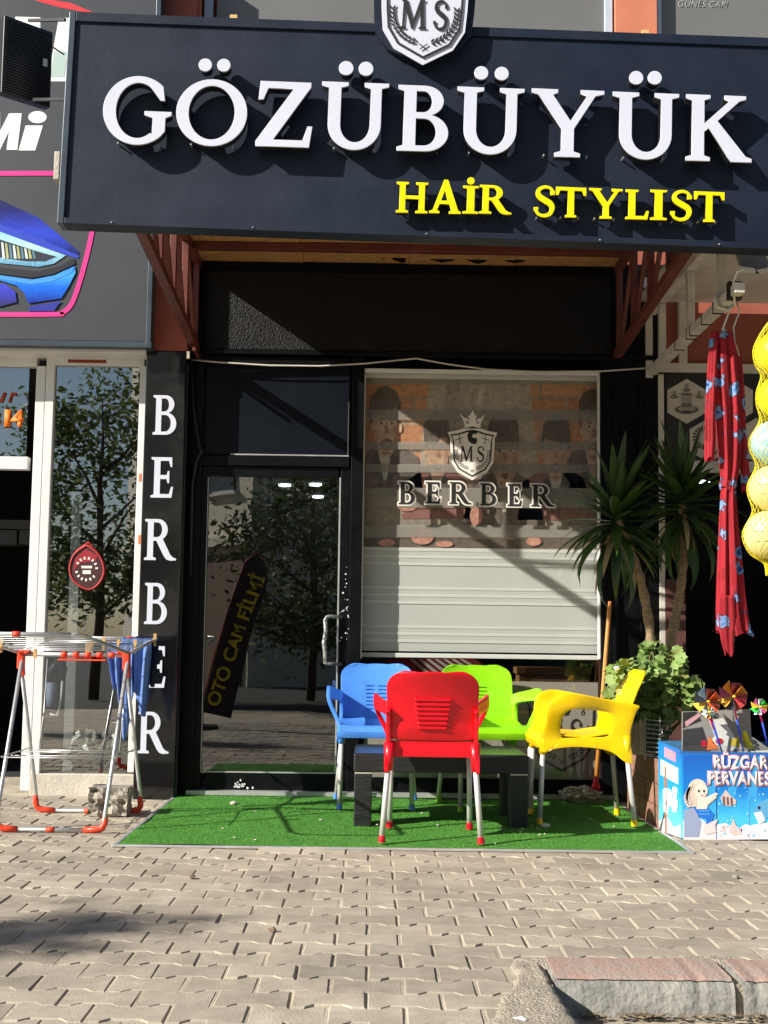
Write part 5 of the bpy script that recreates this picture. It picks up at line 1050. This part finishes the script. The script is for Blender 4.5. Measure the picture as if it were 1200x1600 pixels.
for cx, cy, rx, ry, n in cl:
    for k in range(3): st.tube([at(1015 + rr.uniform(-25, 40), 1172, 7.32), at((cx + 1020) / 2 + rr.uniform(-8, 8), (cy + 1170) / 2, 7.34), at(cx + rr.uniform(-rx, rx) * .6, cy + rr.uniform(-ry, ry) * .6, 7.32)], [.007, .005, .003], 6)
st.build('stems', mat('green_stem', (.13, .17, .05), .7, var=.3), ger, smooth=True)
tag(MB().lathe([(.006, 0), (.016, .008), (.02, .018), (.012, .024)], at(964, 1048, 7.22), 8).build('flower', K['letter_white'], smooth=True), 'tiny white flower at the left of the geranium', 'flower')
br = thing('broom', 'broom with long orange brown wooden handle leaning by the window', 'broom', onz(930, 1238))
a, b = at(953, 940, F - .06), at(931, 1228, F - .17); MB().tube([b, a.lerp(b, .5), a.lerp(b, .04), a], [.014, .0135, .0125, .010], 10).build('handle', K['broom_wood'], br, smooth=True)
MB().lathe([(.024, 0), (.026, .02), (.016, .045), (.015, .07)], (b.x, b.y, b.z - .02), 10).build('socket', K['plastic_red'], br, smooth=True); MB().box(b.x - .13, b.x + .05, b.y - .03, b.y + .03, .008, .03).build('head', K['floodlight_grey'], br, bevel=.006)
p = at(908, 1238, F - .16); me = bmesh.new(); bmesh.ops.create_icosphere(me, subdivisions=4, radius=1)
for v in me.verts: q = v.co; n_ = noise.noise(q * 3) * .5 + noise.noise(q * 9) * .5; v.co = Vector((q.x * .11, q.y * .07, q.z * .045)) * (1 + .75 * n_) + Vector((0, 0, .045))
mm = bpy.data.meshes.new('foil'); me.to_mesh(mm); me.free(); o = link('crumpled_foil', mm, K['foil'], None, (p.x, p.y, .012)); tag(o, 'heap of crumpled foil and leaves at the foot of the broom', 'litter')

# ================================================================ BLUE DISPLAY BOX AND PINWHEELS
by0 = onz(1066, 1312).y; bx0 = onz(1066, 1312).x; bh = wz(1066, 1174, by0); bx1 = bx0 + .66; byb = by0 + .27
box = thing('toy_box', 'blue cardboard display box printed with sea creatures', 'box', (bx0, by0, 0))
MB().box(bx0, bx1, by0, by0 + .008, .006, bh).build('front', gradmat('box_side', ((0, (120, 205, 240)), (.5, (30, 150, 220)), (1, (24, 110, 195))), 'Z', 0, .45, .45, .5, 14), box, bevel=.002); MB().add([(bx0 - .055, byb, .006), (bx0 - .002, by0 + .0085, .006), (bx0 - .002, by0 + .0085, bh + .004), (bx0 - .055, byb, bh + .03), (bx0 - .049, byb, .006), (bx0 + .006, by0 + .0085, .006), (bx0 + .006, by0 + .0085, bh + .004), (bx0 - .049, byb, bh + .03)], [(0,1,2,3),(4,5,6,7),(0,1,5,4),(1,2,6,5),(2,3,7,6),(3,0,4,7)]).build('side', K['box_side'], box)
MB().box(bx1 - .008, bx1, by0 + .0085, byb, .006, bh).build('side', K['box_side'], box); MB().box(bx0 - .048, bx1, byb + .0005, byb + .008, .006, bh + .03).build('back', ink(60, 120, 160), box)
MB().box(bx0 + .007, bx1 - .009, by0 + .01, byb - .001, .03, .26).build('filler', K['cardboard'], box)
MB().box(bx0 - .05, bx1, by0 - .0015, by0 - .0003, bh - .012, bh + .03).build('plastic_wrap', K['clear_plastic'], box)
def bp_(name, m, pts, lay=1): return MB().ppoly(pts, by0 - .0012 * lay, .0008).build(name, m, box)
bp_('print_sea', gradmat('print_sea', ((0, (70, 190, 235)), (.45, (20, 120, 205)), (1, (24, 90, 185))), 'Z', .1, .42, .45, .3, 18), [(1068, 1180), (1300, 1180), (1300, 1290), (1068, 1290)]); 
for k in range(5): bp_('print_ray', ink(54, 158, 220), [(1090 + k * 30, 1182), (1100 + k * 30, 1182), (1080 + k * 34, 1250), (1066 + k * 34, 1250)], 1.5) if k else None
bp_('print_sand', ink(236, 222, 222), [(1068, 1313), (1068, 1282), (1092, 1278), (1112, 1290), (1134, 1286), (1150, 1296), (1180, 1288), (1210, 1284), (1300, 1280), (1300, 1310)], 2)
bp_('print_rock', ink(150, 160, 190), [(1069, 1266), (1084, 1262), (1096, 1284), (1092, 1308), (1069, 1308)], 3)
pkp = ink(238, 150, 170)
for s_, x0, x1, y0, y1 in (('RÜZGAR', 1116, 1200, 1177, 1201), ('PERVANESİ', 1108, 1212, 1200, 1226)):
    c = at((x0 + x1) / 2, (y0 + y1) / 2, by0); 
    for nm, off, lay, m in (('lettering_edge', .055, 3, pkp), ('lettering', .02, 4, ink(240, 236, 232))):
        k = 1.05 if off > .03 else 1.0
        o = link(nm, text_mesh(s_, S(x1 - x0, by0) * k, S(y1 - y0, by0) * (1.16 if k > 1 else 1), .0005, 0, off), m, box); o.location = Vector((c.x, by0 - .0012 * lay, c.z)) - origin(box)
# sea creatures, plain generic shapes
bp_('print_hair', ink(222, 204, 190), ell(1090, 1234, 15, 17, 20), 3); bp_('print_hair', ink(214, 192, 180), [(1078, 1226), (1092, 1224), (1088, 1260), (1074, 1262), (1070, 1246)], 3.4); bp_('print_face', ink(240, 214, 200), ell(1096, 1236, 10, 11, 18), 4)
for x in (1092, 1100): bp_('print_eye', ink(40, 40, 60), ell(x, 1236, 1.6, 2.2, 10), 5)
bp_('print_body', ink(240, 212, 198), [(1090, 1246), (1102, 1246), (1116, 1240), (1120, 1246), (1106, 1258), (1104, 1264), (1088, 1264)], 3.8); bp_('print_tail', ink(30, 110, 205), [(1084, 1262), (1106, 1262), (1116, 1272), (1112, 1288), (1102, 1296), (1104, 1280), (1092, 1276)], 3.6); bp_('print_fin', ink(238, 206, 206), [(1100, 1290), (1112, 1284), (1122, 1280), (1116, 1292), (1120, 1300), (1104, 1304), (1098, 1300)], 4.2)
bp_('print_fish', ink(205, 186, 178), [(1126, 1246), (1134, 1234), (1142, 1244), (1150, 1250), (1150, 1256), (1140, 1260), (1130, 1258)], 3)
for k in range(3): bp_('print_stripe', ink(110, 84, 84), [(1129 + k * 6, 1245 + k), (1132 + k * 6, 1244 + k), (1133 + k * 6, 1258), (1130 + k * 6, 1258)], 4)
bp_('print_shell', ink(226, 190, 186), [(1138, 1300), (1146, 1280), (1150, 1290), (1160, 1296), (1158, 1304), (1146, 1306)], 3); bp_('print_shell', ink(214, 226, 238), ell(1166, 1296, 9, 8, 14), 3)
bp_('print_dolphin', ink(90, 160, 205), [(1176, 1268), (1186, 1254), (1204, 1246), (1240, 1250), (1240, 1272), (1206, 1276), (1192, 1280)], 3); bp_('print_belly', ink(232, 236, 240), [(1178, 1270), (1190, 1268), (1196, 1282), (1186, 1288)], 4); bp_('print_eye', ink(24, 30, 50), ell(1186, 1262, 2.2, 2.6, 10), 4)
rr = random.Random(5)
for i in range(26):
    x, y = rr.uniform(1122, 1196), rr.uniform(1230, 1286); bp_('print_bubble', ink(150, 212, 240), ell(x, y, *(rr.uniform(.8, 1.9),) * 2, 8), 2.4)
for k in range(9):   # hair locks and tail scales
    a = -.9 + k * .22; bp_('print_lock', ink(232 - 8 * (k % 3), 214 - 10 * (k % 3), 200 - 10 * (k % 2)), [(1088 - 12 * math.cos(a) - 2, 1226 + k * 3.4), (1088 - 14 * math.cos(a) + 3, 1225 + k * 3.4), (1084 - 12 * math.cos(a) + 2, 1236 + k * 3.2), (1082 - 14 * math.cos(a), 1235 + k * 3.2)], 5)
for k in range(8): bp_('print_scale', ink(90, 160, 230), ell(1094 + (k % 4) * 4.2, 1267 + (k // 4) * 5, 1.8, 1.3, 8), 4.6)
bp_('print_cheek', ink(240, 180, 176), ell(1102, 1241, 2.2, 1.6, 8), 5); bp_('print_mouth', ink(200, 90, 90), ell(1097, 1243, 2.4, .8, 8), 5); bp_('print_arm', ink(240, 214, 200), [(1102, 1250), (1118, 1238), (1122, 1241), (1106, 1256)], 4.4)
bp_('print_fold', ink(10, 80, 150), [(1119, 1180), (1120.2, 1180), (1120.2, 1312), (1119, 1312)], 2.2); bp_('print_fold', ink(90, 170, 220), [(1170, 1228), (1171, 1228), (1171, 1312), (1170, 1312)], 2.2)
for k in range(14): x = 1124 + rr.random() * 72; y = 1290 + rr.random() * 16; bp_('print_pebble', ink(*[(150, 200, 230), (240, 170, 180), (210, 190, 200)][k % 3]), ell(x, y, 1 + rr.random() * 2.2, .8 + rr.random() * 1.4, 8), 3.5 + .02 * k)
# side prints, on the skewed left face
def sp_(name, m, uv):
    A_ = Vector((bx0 - .056, byb, 0)); B_ = Vector((bx0 - .003, by0 + .009, 0)); n_ = Vector((-(B_ - A_).y, (B_ - A_).x, 0)).normalized(); n_ = n_ if n_.x < 0 else -n_; vs = [A_.lerp(B_, u) + Vector((0, 0, v * (bh + .01))) + n_ * .0015 for u, v in uv]
    N = len(vs); MB().add(vs + [v - n_ * .001 for v in vs], [tuple(range(N)), tuple(range(2 * N - 1, N - 1, -1))] + [(i, (i + 1) % N, N + (i + 1) % N, N + i) for i in range(N)]).build(name, m, box)
wv = ink(226, 232, 240)
sp_('print_label', wv, [(.12, .66), (.9, .6), (.9, .78), (.12, .84)]); sp_('print_label', ink(232, 140, 160), [(.3, .88), (.8, .84), (.8, .95), (.3, .99)])
for cu_, cv, a_, b_ in ((.42, .42, .2, .13), (.72, .36, .14, .1), (.35, .3, .12, .1), (.75, .5, .1, .08)): sp_('print_shape', wv, [(cu_ + a_ * math.cos(t) * (1 + .2 * math.sin(3 * t)), cv + b_ * math.sin(t) * (1 + .2 * math.cos(2 * t))) for t in [k * .45 for k in range(14)]])
sp_('print_sand', ink(232, 224, 226), [(.02, .02), (.98, .02), (.98, .16), (.7, .1), (.4, .2), (.02, .12)])
gb = thing('card_display', 'grey printed card display standing in the blue box', 'display', (wx(1110, 1170, by0 + .12), by0 + .12, .27)); gy = by0 + .12
MB().ppoly([(1066, 1185), (1066, 1112), (1172, 1108), (1174, 1150), (1205, 1172), (1205, 1190)], gy, .012).build('card', ink(140, 138, 132), gb)
def gp(m, pts, lay=1): MB().ppoly(pts, gy - .0012 * lay, .0008).build('printed_shape', m, gb)
gp(ink(52, 52, 54), [(1067, 1140), (1098, 1136), (1112, 1182), (1067, 1186)]); gp(ink(40, 40, 42), [(1067, 1113), (1088, 1112), (1096, 1126), (1067, 1138)]); gp(ink(196, 150, 160), [(1070, 1128), (1092, 1114), (1096, 1118), (1072, 1136)], 2); gp(ink(205, 205, 200), [(1108, 1126), (1130, 1122), (1160, 1170), (1126, 1176)]); gp(ink(234, 226, 206), [(1096, 1178), (1204, 1172), (1204, 1186), (1094, 1190)], 2)
gp(ink(190, 170, 60), [(1138, 1158), (1158, 1148), (1166, 1150), (1164, 1168), (1144, 1166)], 2); gp(ink(232, 218, 40), [(1160, 1142), (1166, 1142), (1178, 1170), (1168, 1172)], 3); gp(ink(180, 30, 36), ell(1124, 1158, 6, 5, 14), 3); gp(ink(170, 30, 50), ell(1100, 1162, 5, 6, 14), 3); gp(ink(225, 120, 60), [(1108, 1150), (1124, 1170), (1104, 1172)], 2); gp(ink(232, 228, 220), ell(1122, 1157, 9, 7, 14), 2)
ptext('lettering', 'WORD', 1098, 1114, 1122, 1122, gy - .003, ink(30, 30, 32), gb, .0006, 0, .02)
def pinwheel(label, hx, hy, fx, fy, Y, r, cols, seed):
    rr = random.Random(seed); hub = at(hx, hy, Y); ft = at(fx, fy, by0 + .1); t = thing('pinwheel', label, 'pinwheel', ft, 'pinwheels in the blue box')
    mid = hub.lerp(ft, .4); MB().tube([ft, mid], .0045, 8).build('stick', ink(40, 80, 215), t, smooth=True); MB().tube([mid, hub + Vector((0, .012, 0))], .0045, 8).build('stick', ink(240, 50, 130), t, smooth=True)
    n = 8; tl = rr.uniform(0, 1)
    for k in range(n):
        a = tl + 2 * math.pi * k / n; c, s_ = math.cos(a), math.sin(a); c2, s2 = math.cos(a + .75), math.sin(a + .75)
        vs = [hub + Vector((0, -.004, 0)), hub + Vector((r * c, -.004, r * s_)), hub + Vector((r * .86 * c2, -.028, r * .86 * s2)), hub + Vector((r * .45 * c2, -.034, r * .45 * s2))]
        o = MB().add(vs, [(0, 1, 2, 3)]).build('blade', ink(*cols[k % len(cols)], .25), t, fix=False); md = o.modifiers.new('t', 'SOLIDIFY'); md.thickness = .0012
    MB().lathe([(.004, 0), (.009, .004), (.006, .01)], hub + Vector((0, -.036, -.004)), 8).build('hub', ink(250, 220, 60), t)
pinwheel('pinwheel with orange and pale blue blades, leftmost in the box', 1104, 1096, 1128, 1176, by0 + .03, .075, [(220, 90, 40), (120, 60, 50), (150, 190, 215), (60, 60, 70), (235, 190, 80), (110, 90, 80)], 1)
pinwheel('pinwheel with maroon and gold blades, largest in the middle', 1144, 1088, 1162, 1178, by0 + .06, .08, [(120, 30, 50), (190, 120, 40), (90, 40, 60), (215, 170, 70), (60, 45, 50), (170, 60, 60)], 2)
pinwheel('pinwheel with green and white blades at the right', 1185, 1104, 1200, 1165, by0 + .05, .045, [(60, 205, 90), (225, 235, 240), (235, 90, 160), (240, 220, 70)], 3)
pinwheel('small silver pinwheel low in front of the left one', 1106, 1112, 1130, 1180, by0 + .0, .035, [(215, 220, 225), (230, 180, 60), (70, 130, 150), (235, 235, 235)], 4)

# ================================================================ DRESS AND BALLS
DYY = 6.3
dr = thing('hanging_dress', 'long red dress with blue flower print on a hanger', 'dress', at(1145, 1020, DYY))
fm = mat('dress_fabric', (.44, .014, .026), .85, var=.55, scale=1.0, bump=.2, bscale=5, trans=.2, stretch=(26, 26, 1.2))  # noise stretched along z paints the dark shade of vertical folds
def flowery(m):
    n = m.node_tree.nodes; l = m.node_tree.links; b = n['Principled BSDF']; src = b.inputs['Base Color'].links[0].from_socket; tc = n['Texture Coordinate']
    vo = n.new('ShaderNodeTexVoronoi'); vo.inputs['Scale'].default_value = 13; mp = n.new('ShaderNodeMapping'); mp.inputs['Scale'].default_value = (1.25, .5, 1); l.new(tc.outputs['Object'], mp.inputs[0]); nd = n.new('ShaderNodeTexNoise'); nd.inputs['Scale'].default_value = 30; l.new(tc.outputs['Object'], nd.inputs['Vector'])
    ad = n.new('ShaderNodeMixRGB'); ad.inputs[0].default_value = .06; l.new(mp.outputs[0], ad.inputs[1]); l.new(nd.outputs['Color'], ad.inputs[2]); l.new(ad.outputs[0], vo.inputs['Vector'])
    rp = n.new('ShaderNodeValToRGB'); e = rp.color_ramp.elements; e[0].position = 0; e[0].color = (.01, .015, .08, 1); e[1].position = .5; e[1].color = (.4, .014, .026, 1)
    for p, c in ((.12, (.02, .05, .3, 1)), (.2, (.12, .3, .65, 1)), (.33, (.3, .42, .7, 1)), (.4, (.09, .03, .06, 1))): q = e.new(p); q.color = c
    l.new(vo.outputs['Distance'], rp.inputs[0]); mk = n.new('ShaderNodeMath'); mk.operation = 'GREATER_THAN'; mk.inputs[1].default_value = .3; sep = n.new('ShaderNodeSeparateColor'); l.new(vo.outputs['Color'], sep.inputs[0]); l.new(sep.outputs[0], mk.inputs[0])
    mx = n.new('ShaderNodeMixRGB'); l.new(mk.outputs[0], mx.inputs[0]); l.new(src, mx.inputs[1]); l.new(rp.outputs[0], mx.inputs[2]); l.new(mx.outputs[0], b.inputs['Base Color'])
    for nd_ in n:
        if nd_.type == 'BSDF_TRANSLUCENT': l.new(mx.outputs[0], nd_.inputs[0])
flowery(fm)
def cloth_tube(name, prof, Y, thick, seed, folds=7, amp=.014):
    """prof = [(left px, right px, y px)] from top to bottom"""
    rr = random.Random(seed); N = 48; vs = []; ph = [rr.uniform(0, 6) for _ in range(3)]; pr = catmull(prof, 5)
    for r, (l_, rgt, y) in enumerate(pr):
        a, b = at(l_, y, Y), at(rgt, y, Y); cx, hw = (a.x + b.x) / 2, (b.x - a.x) / 2; z = (a.z + b.z) / 2
        for k in range(N):
            t = 2 * math.pi * k / N; f = amp * (math.sin(folds * t + ph[0] + .1 * r) + .6 * math.sin((folds * 2 + 1) * t + ph[1] + .06 * r)) * min(1, hw / .07); rx = hw * (1 + .0 * f)
            vs.append((cx + rx * math.cos(t) + f * .4 * math.cos(t), Y + (thick * min(1, .4 + hw * 5) + f) * math.sin(t), z + (.012 * math.sin(3 * t + ph[2]) if r > len(pr) - 3 else 0)))
    fs = [(r * N + k, r * N + (k + 1) % N, (r + 1) * N + (k + 1) % N, (r + 1) * N + k) for r in range(len(pr) - 1) for k in range(N)] + [tuple(range(N))[::-1]]
    return MB().add(vs, fs).build(name, fm, dr, smooth=True, fix=False)
cloth_tube('body', [(1112, 1143, 519), (1110, 1150, 545), (1112, 1156, 600), (1119, 1158, 660), (1124, 1156, 720), (1127, 1150, 755), (1126, 1149, 775), (1124, 1152, 820), (1122, 1159, 890), (1121, 1164, 940), (1121, 1171, 975), (1122, 1178, 992)], DYY, .05, 1)
cloth_tube('hem_panel', [(1122, 1146, 930), (1122, 1148, 970), (1127, 1147, 1005), (1133, 1146, 1022)], DYY - .05, .012, 4, 3, .006)
cloth_tube('sleeve', [(1108, 1122, 530), (1105, 1120, 580), (1102, 1118, 640), (1101, 1118, 690), (1101, 1116, 718)], DYY - .04, .03, 2, 4, .008); cloth_tube('sleeve', [(1146, 1158, 552), (1152, 1163, 610), (1156, 1166, 680), (1157, 1171, 740), (1159, 1172, 770)], DYY + .02, .03, 3, 4, .008)
cloth_tube('belt', [(1125, 1151, 752), (1124, 1151, 758), (1126, 1150, 764)], DYY, .056, 6, 5, .006)
hg = thing('coat_hanger', 'white wire coat hanger holding the red dress', 'hanger', at(1135, 500, DYY))
MB().tube([at(1133, 488, DYY), at(1131, 474, DYY), at(1136, 468, DYY), at(1141, 475, DYY), at(1138, 490, DYY), at(1129, 515, DYY), at(1133, 520, DYY)], .005, 8).build('hook', K['cable_white'], hg, smooth=True); MB().tube([at(1131, 514, DYY), at(1140, 525, DYY), at(1147, 545, DYY)], .006, 8).build('arm', K['cable_white'], hg, smooth=True); MB().tube([at(1150, 470, DYY), at(1156, 485, DYY), at(1146, 512, DYY), at(1148, 535, DYY), at(1155, 556, DYY)], .004, 8).build('cord', K['cable_white'], hg, smooth=True)
BYY = 6.0; bcol = [('yellow', mat('ball_yellow', (.85, .72, .02), .35, var=.05)), ('yellow', K['ball_yellow']), ('turquoise', mat('ball_blue', (.12, .5, .66), .35, var2=(.5, .62, .6), scale=12)), ('cream', mat('ball_cream', (.78, .66, .32), .35, var=.08)), ('cream', K['ball_cream'])]
net_c = 1213; rings = []
lbs = ['yellow ball at the top of the yellow net', 'yellow ball second from the top in the net', 'turquoise patterned ball in the middle of the net', 'cream ball above the lowest one in the net', 'cream ball at the bottom of the yellow net']
for i, (cy, r, cx) in enumerate(((552, 34, 1213), (621, 34, 1217), (692, 35, 1208), (763, 36, 1206), (836, 38.5, 1201))):
    c = at(cx, cy, BYY); rad = S(r, BYY); me = bmesh.new(); bmesh.ops.create_uvsphere(me, u_segments=32, v_segments=20, radius=rad)
    for f in me.faces: f.smooth = True
    mm = bpy.data.meshes.new('ball'); me.to_mesh(mm); me.free(); t = thing('ball', lbs[i], 'ball', c, 'balls in the yellow net'); link('skin', mm, bcol[i][1], t)
    p_ = MB()
    for k in range(5):   # printed grey panel
        a = -2.5 + k * .16; vs = []
        for dz in (-.35, .1):
            for da in (0, .11): vs.append((rad * 1.004 * math.cos(a + da) * math.cos(dz), rad * 1.004 * math.sin(a + da) * math.cos(dz), rad * 1.004 * math.sin(dz)))
        p_.add(vs, [(0, 1, 3, 2)])
    p_.build('print', ink(120, 105, 60) if i != 2 else ink(225, 235, 235), t, local=True, fix=False)
net = thing('ball_net', 'yellow mesh net bag full of balls hanging at the right edge', 'net bag', at(1210, 884, BYY))
prof = [(1222, 6, 462), (1220, 10, 490), (1215, 24, 517), (1213, 35, 545), (1214, 33, 568), (1215, 25, 586), (1217, 34, 612), (1217, 34, 630), (1213, 25, 656), (1208, 35, 684), (1208, 35, 702), (1207, 25, 727), (1206, 36, 755), (1206, 36, 773), (1204, 27, 799), (1201, 38, 828), (1201, 38, 846), (1201, 27, 866), (1201, 10, 878), (1201, 5, 884), (1202, 4, 900)]
PR = catmull(prof, 4); NN = 22; vs = []
for i, (cx, r, y) in enumerate(PR):
    c = at(cx, y, BYY)
    for k in range(NN): a = 2 * math.pi * (k + .5 * (i % 2)) / NN; vs.append((c.x + S(r + 1.2, BYY) * math.cos(a), BYY + S(r + 1.2, BYY) * math.sin(a), c.z))
fs = []
for i in range(0, len(PR) - 2):
    for k in range(NN):
        o_ = i % 2; l_ = (i + 1) * NN + ((k - 1 + o_) % NN); r_ = (i + 1) * NN + ((k + o_) % NN); fs.append((i * NN + k, l_, (i + 2) * NN + k, r_))
fs = [f for n_, f in enumerate(fs)]
nm = MB().add(vs, fs).build('mesh', mat('net_yellow', (.82, .7, .02), .5, var=.1), net, fix=False); md = nm.modifiers.new('w', 'WIREFRAME'); md.thickness = .0018; md.use_replace = True
MB().tube([at(1222, 470, BYY), at(1226, 430, BYY), at(1230, 395, BYY)], .008, 8).build('tie', K['net_yellow'], net, smooth=True)

# ================================================================ ACROSS THE STREET (seen in the glass)
fb = thing('cream_apartment_block', 'cream apartment block reflected in the shop glass', 'building', (-4.3, -14, -.12), rz=R(50))
MB().box(-2.7, 2.6, -2.6, 0, 0, 14).build('wall', K['far_cream'], fb, local=True); MB().box(.4, 2.4, .004, .06, 0, 2.9).build('shop_opening', K['far_brown'], fb, local=True); MB().box(-2.8, 2.7, .003, .25, 3.05, 3.25).build('band', K['far_cream'], fb, local=True)
for z in (4.3, 7.2, 10.1):
    for x in (-1.9, .9):
        w1 = MB().box(x, x + 1.1, .004, .05, z, z + 1.5).build('window', K['far_window'], fb, local=True); MB().box(x - .08, x + 1.18, .004, .12, z - .1, z - .01).build('sill', K['pvc_white'], w1, local=True)
MB().box(.1, .2, .004, .14, 0, 14).build('downpipe', K['far_brown'], fb, local=True)
fg = thing('grey_block', 'grey block with shutters reflected in the door glass', 'building', (4, -17, -.12))
MB().box(-1.6, 16, -22, -17, -.12, 9).build('wall', K['far_grey'], fg)
for x in range(0, 15, 3): MB().box(x - 1.0, x + 1.1, -16.995, -16.93, .1, 2.6).build('shutter', K['far_window'], fg); MB().box(x - .7, x + .8, -16.995, -16.93, 4, 5.6).build('window', K['far_window'], fg)
lm = MB().add([(-.5, 0, 0), (0, -.22, .06), (.5, 0, 0), (0, .22, .06)], [(0, 1, 2, 3)])
def tree(name, label, base, h, rad, n, seed, trunk_r=.1, lo=.4, conic=False):
    rr = random.Random(seed); t = thing(name, label, 'tree', base); b = Vector(base)
    mb = MB(); mb.tube([(0, 0, 0), (.05, .03, h * .3), (-.03, .02, h * .6), (0, 0, h * .93)], [trunk_r, trunk_r * .8, trunk_r * .55, .012], 8); tips = []
    for k in range(9):
        a = k * 2.4; z0 = h * (lo * .75 + .5 * k / 9); e = Vector((math.cos(a) * rad * .75, math.sin(a) * rad * .75, z0 + h * .17)); mb.tube([(0, 0, z0), (e.x * .5, e.y * .5, z0 + h * .1), tuple(e)], [trunk_r * .4, trunk_r * .25, .01], 6); tips.append(e)
    mb.build('trunk', K['bark'], t, smooth=True, local=True)
    V_, F_ = [], []; cl = []
    for k in range(46):
        z = h * (lo + (1 - lo) * rr.random()); f = (z / h - lo) / (1 - lo); env = rad * ((1 - f) ** .8 + .05 if conic else math.sin(math.pi * (.12 + .8 * f)) ** .7); a = rr.uniform(0, 6.28); q = env * math.sqrt(rr.random()); cl.append((Vector((q * math.cos(a), q * math.sin(a), z)), rr.uniform(.14, .3) * rad))
    for i in range(n):
        c, s_ = rr.choice(cl); p = c + Vector((rr.gauss(0, s_), rr.gauss(0, s_), rr.gauss(0, s_ * .8))); d = Vector((rr.gauss(0, 1), rr.gauss(0, 1), rr.gauss(0, .6))).normalized(); e = d.cross(Vector((rr.gauss(0, 1), rr.gauss(0, 1), 1))).normalized(); l_ = rr.uniform(.05, .1)
        n0 = len(V_); V_ += [tuple(p - d * l_), tuple(p - e * l_ * .45), tuple(p + d * l_), tuple(p + e * l_ * .45)]; F_.append((n0, n0 + 1, n0 + 2, n0 + 3))
    MB().add(V_, F_).build('crown', K['tree_leaf'], t, local=True, fix=False)
tree('street_tree', 'leafy street tree reflected in the left pane', (-4.6, -6.0, -.1), 5.4, 1.6, 7500, 1, .09, .33)
tree('street_tree', 'leafy street tree reflected in the door glass', (-1.0, -6.2, -.1), 4.4, 1.4, 6500, 2, .08, .25)
tree('young_tree', 'slim young tree left of the camera shading the pavers', (-10.3, -.93, -.0), 6.5, .5, 1500, 3, .05, .45, True)
flg = thing('feather_flag', 'black feather flag with yellow lettering reflected in the door', 'flag', (-1.62, 2.2, 0))
fp_ = [(-.16, .18), (.16, .1), (.34, .9), (.52, 1.55), (.5, 1.74), (.4, 1.84), (.28, 1.74), (.1, 1.2)]
MB().prism(fp_, -.004, .004).build('cloth', mat('flag_black', (.03, .022, .03), .8, var=.2), flg, local=True); MB().tube([(-.17, 0, .0), (-.17, 0, .2), (.09, 0, 1.2), (.27, 0, 1.74), (.4, 0, 1.86), (.52, 0, 1.74)], .009, 8).build('pole', ink(150, 40, 40), flg, smooth=True, local=True); MB().lathe([(.2, 0), (.2, .03), (.05, .05)], (-.17, 0, 0), 14).build('base', K['cable_black'], flg, local=True)
tm = text_mesh('OTO CAM FİLMİ', 1.45, .19, .001, 0, .03); o = link('lettering', tm, ink(215, 200, 60), flg); o.matrix_local = Matrix.Translation((.17, .006, .93)) @ Matrix.Rotation(-R(71), 4, 'Y')
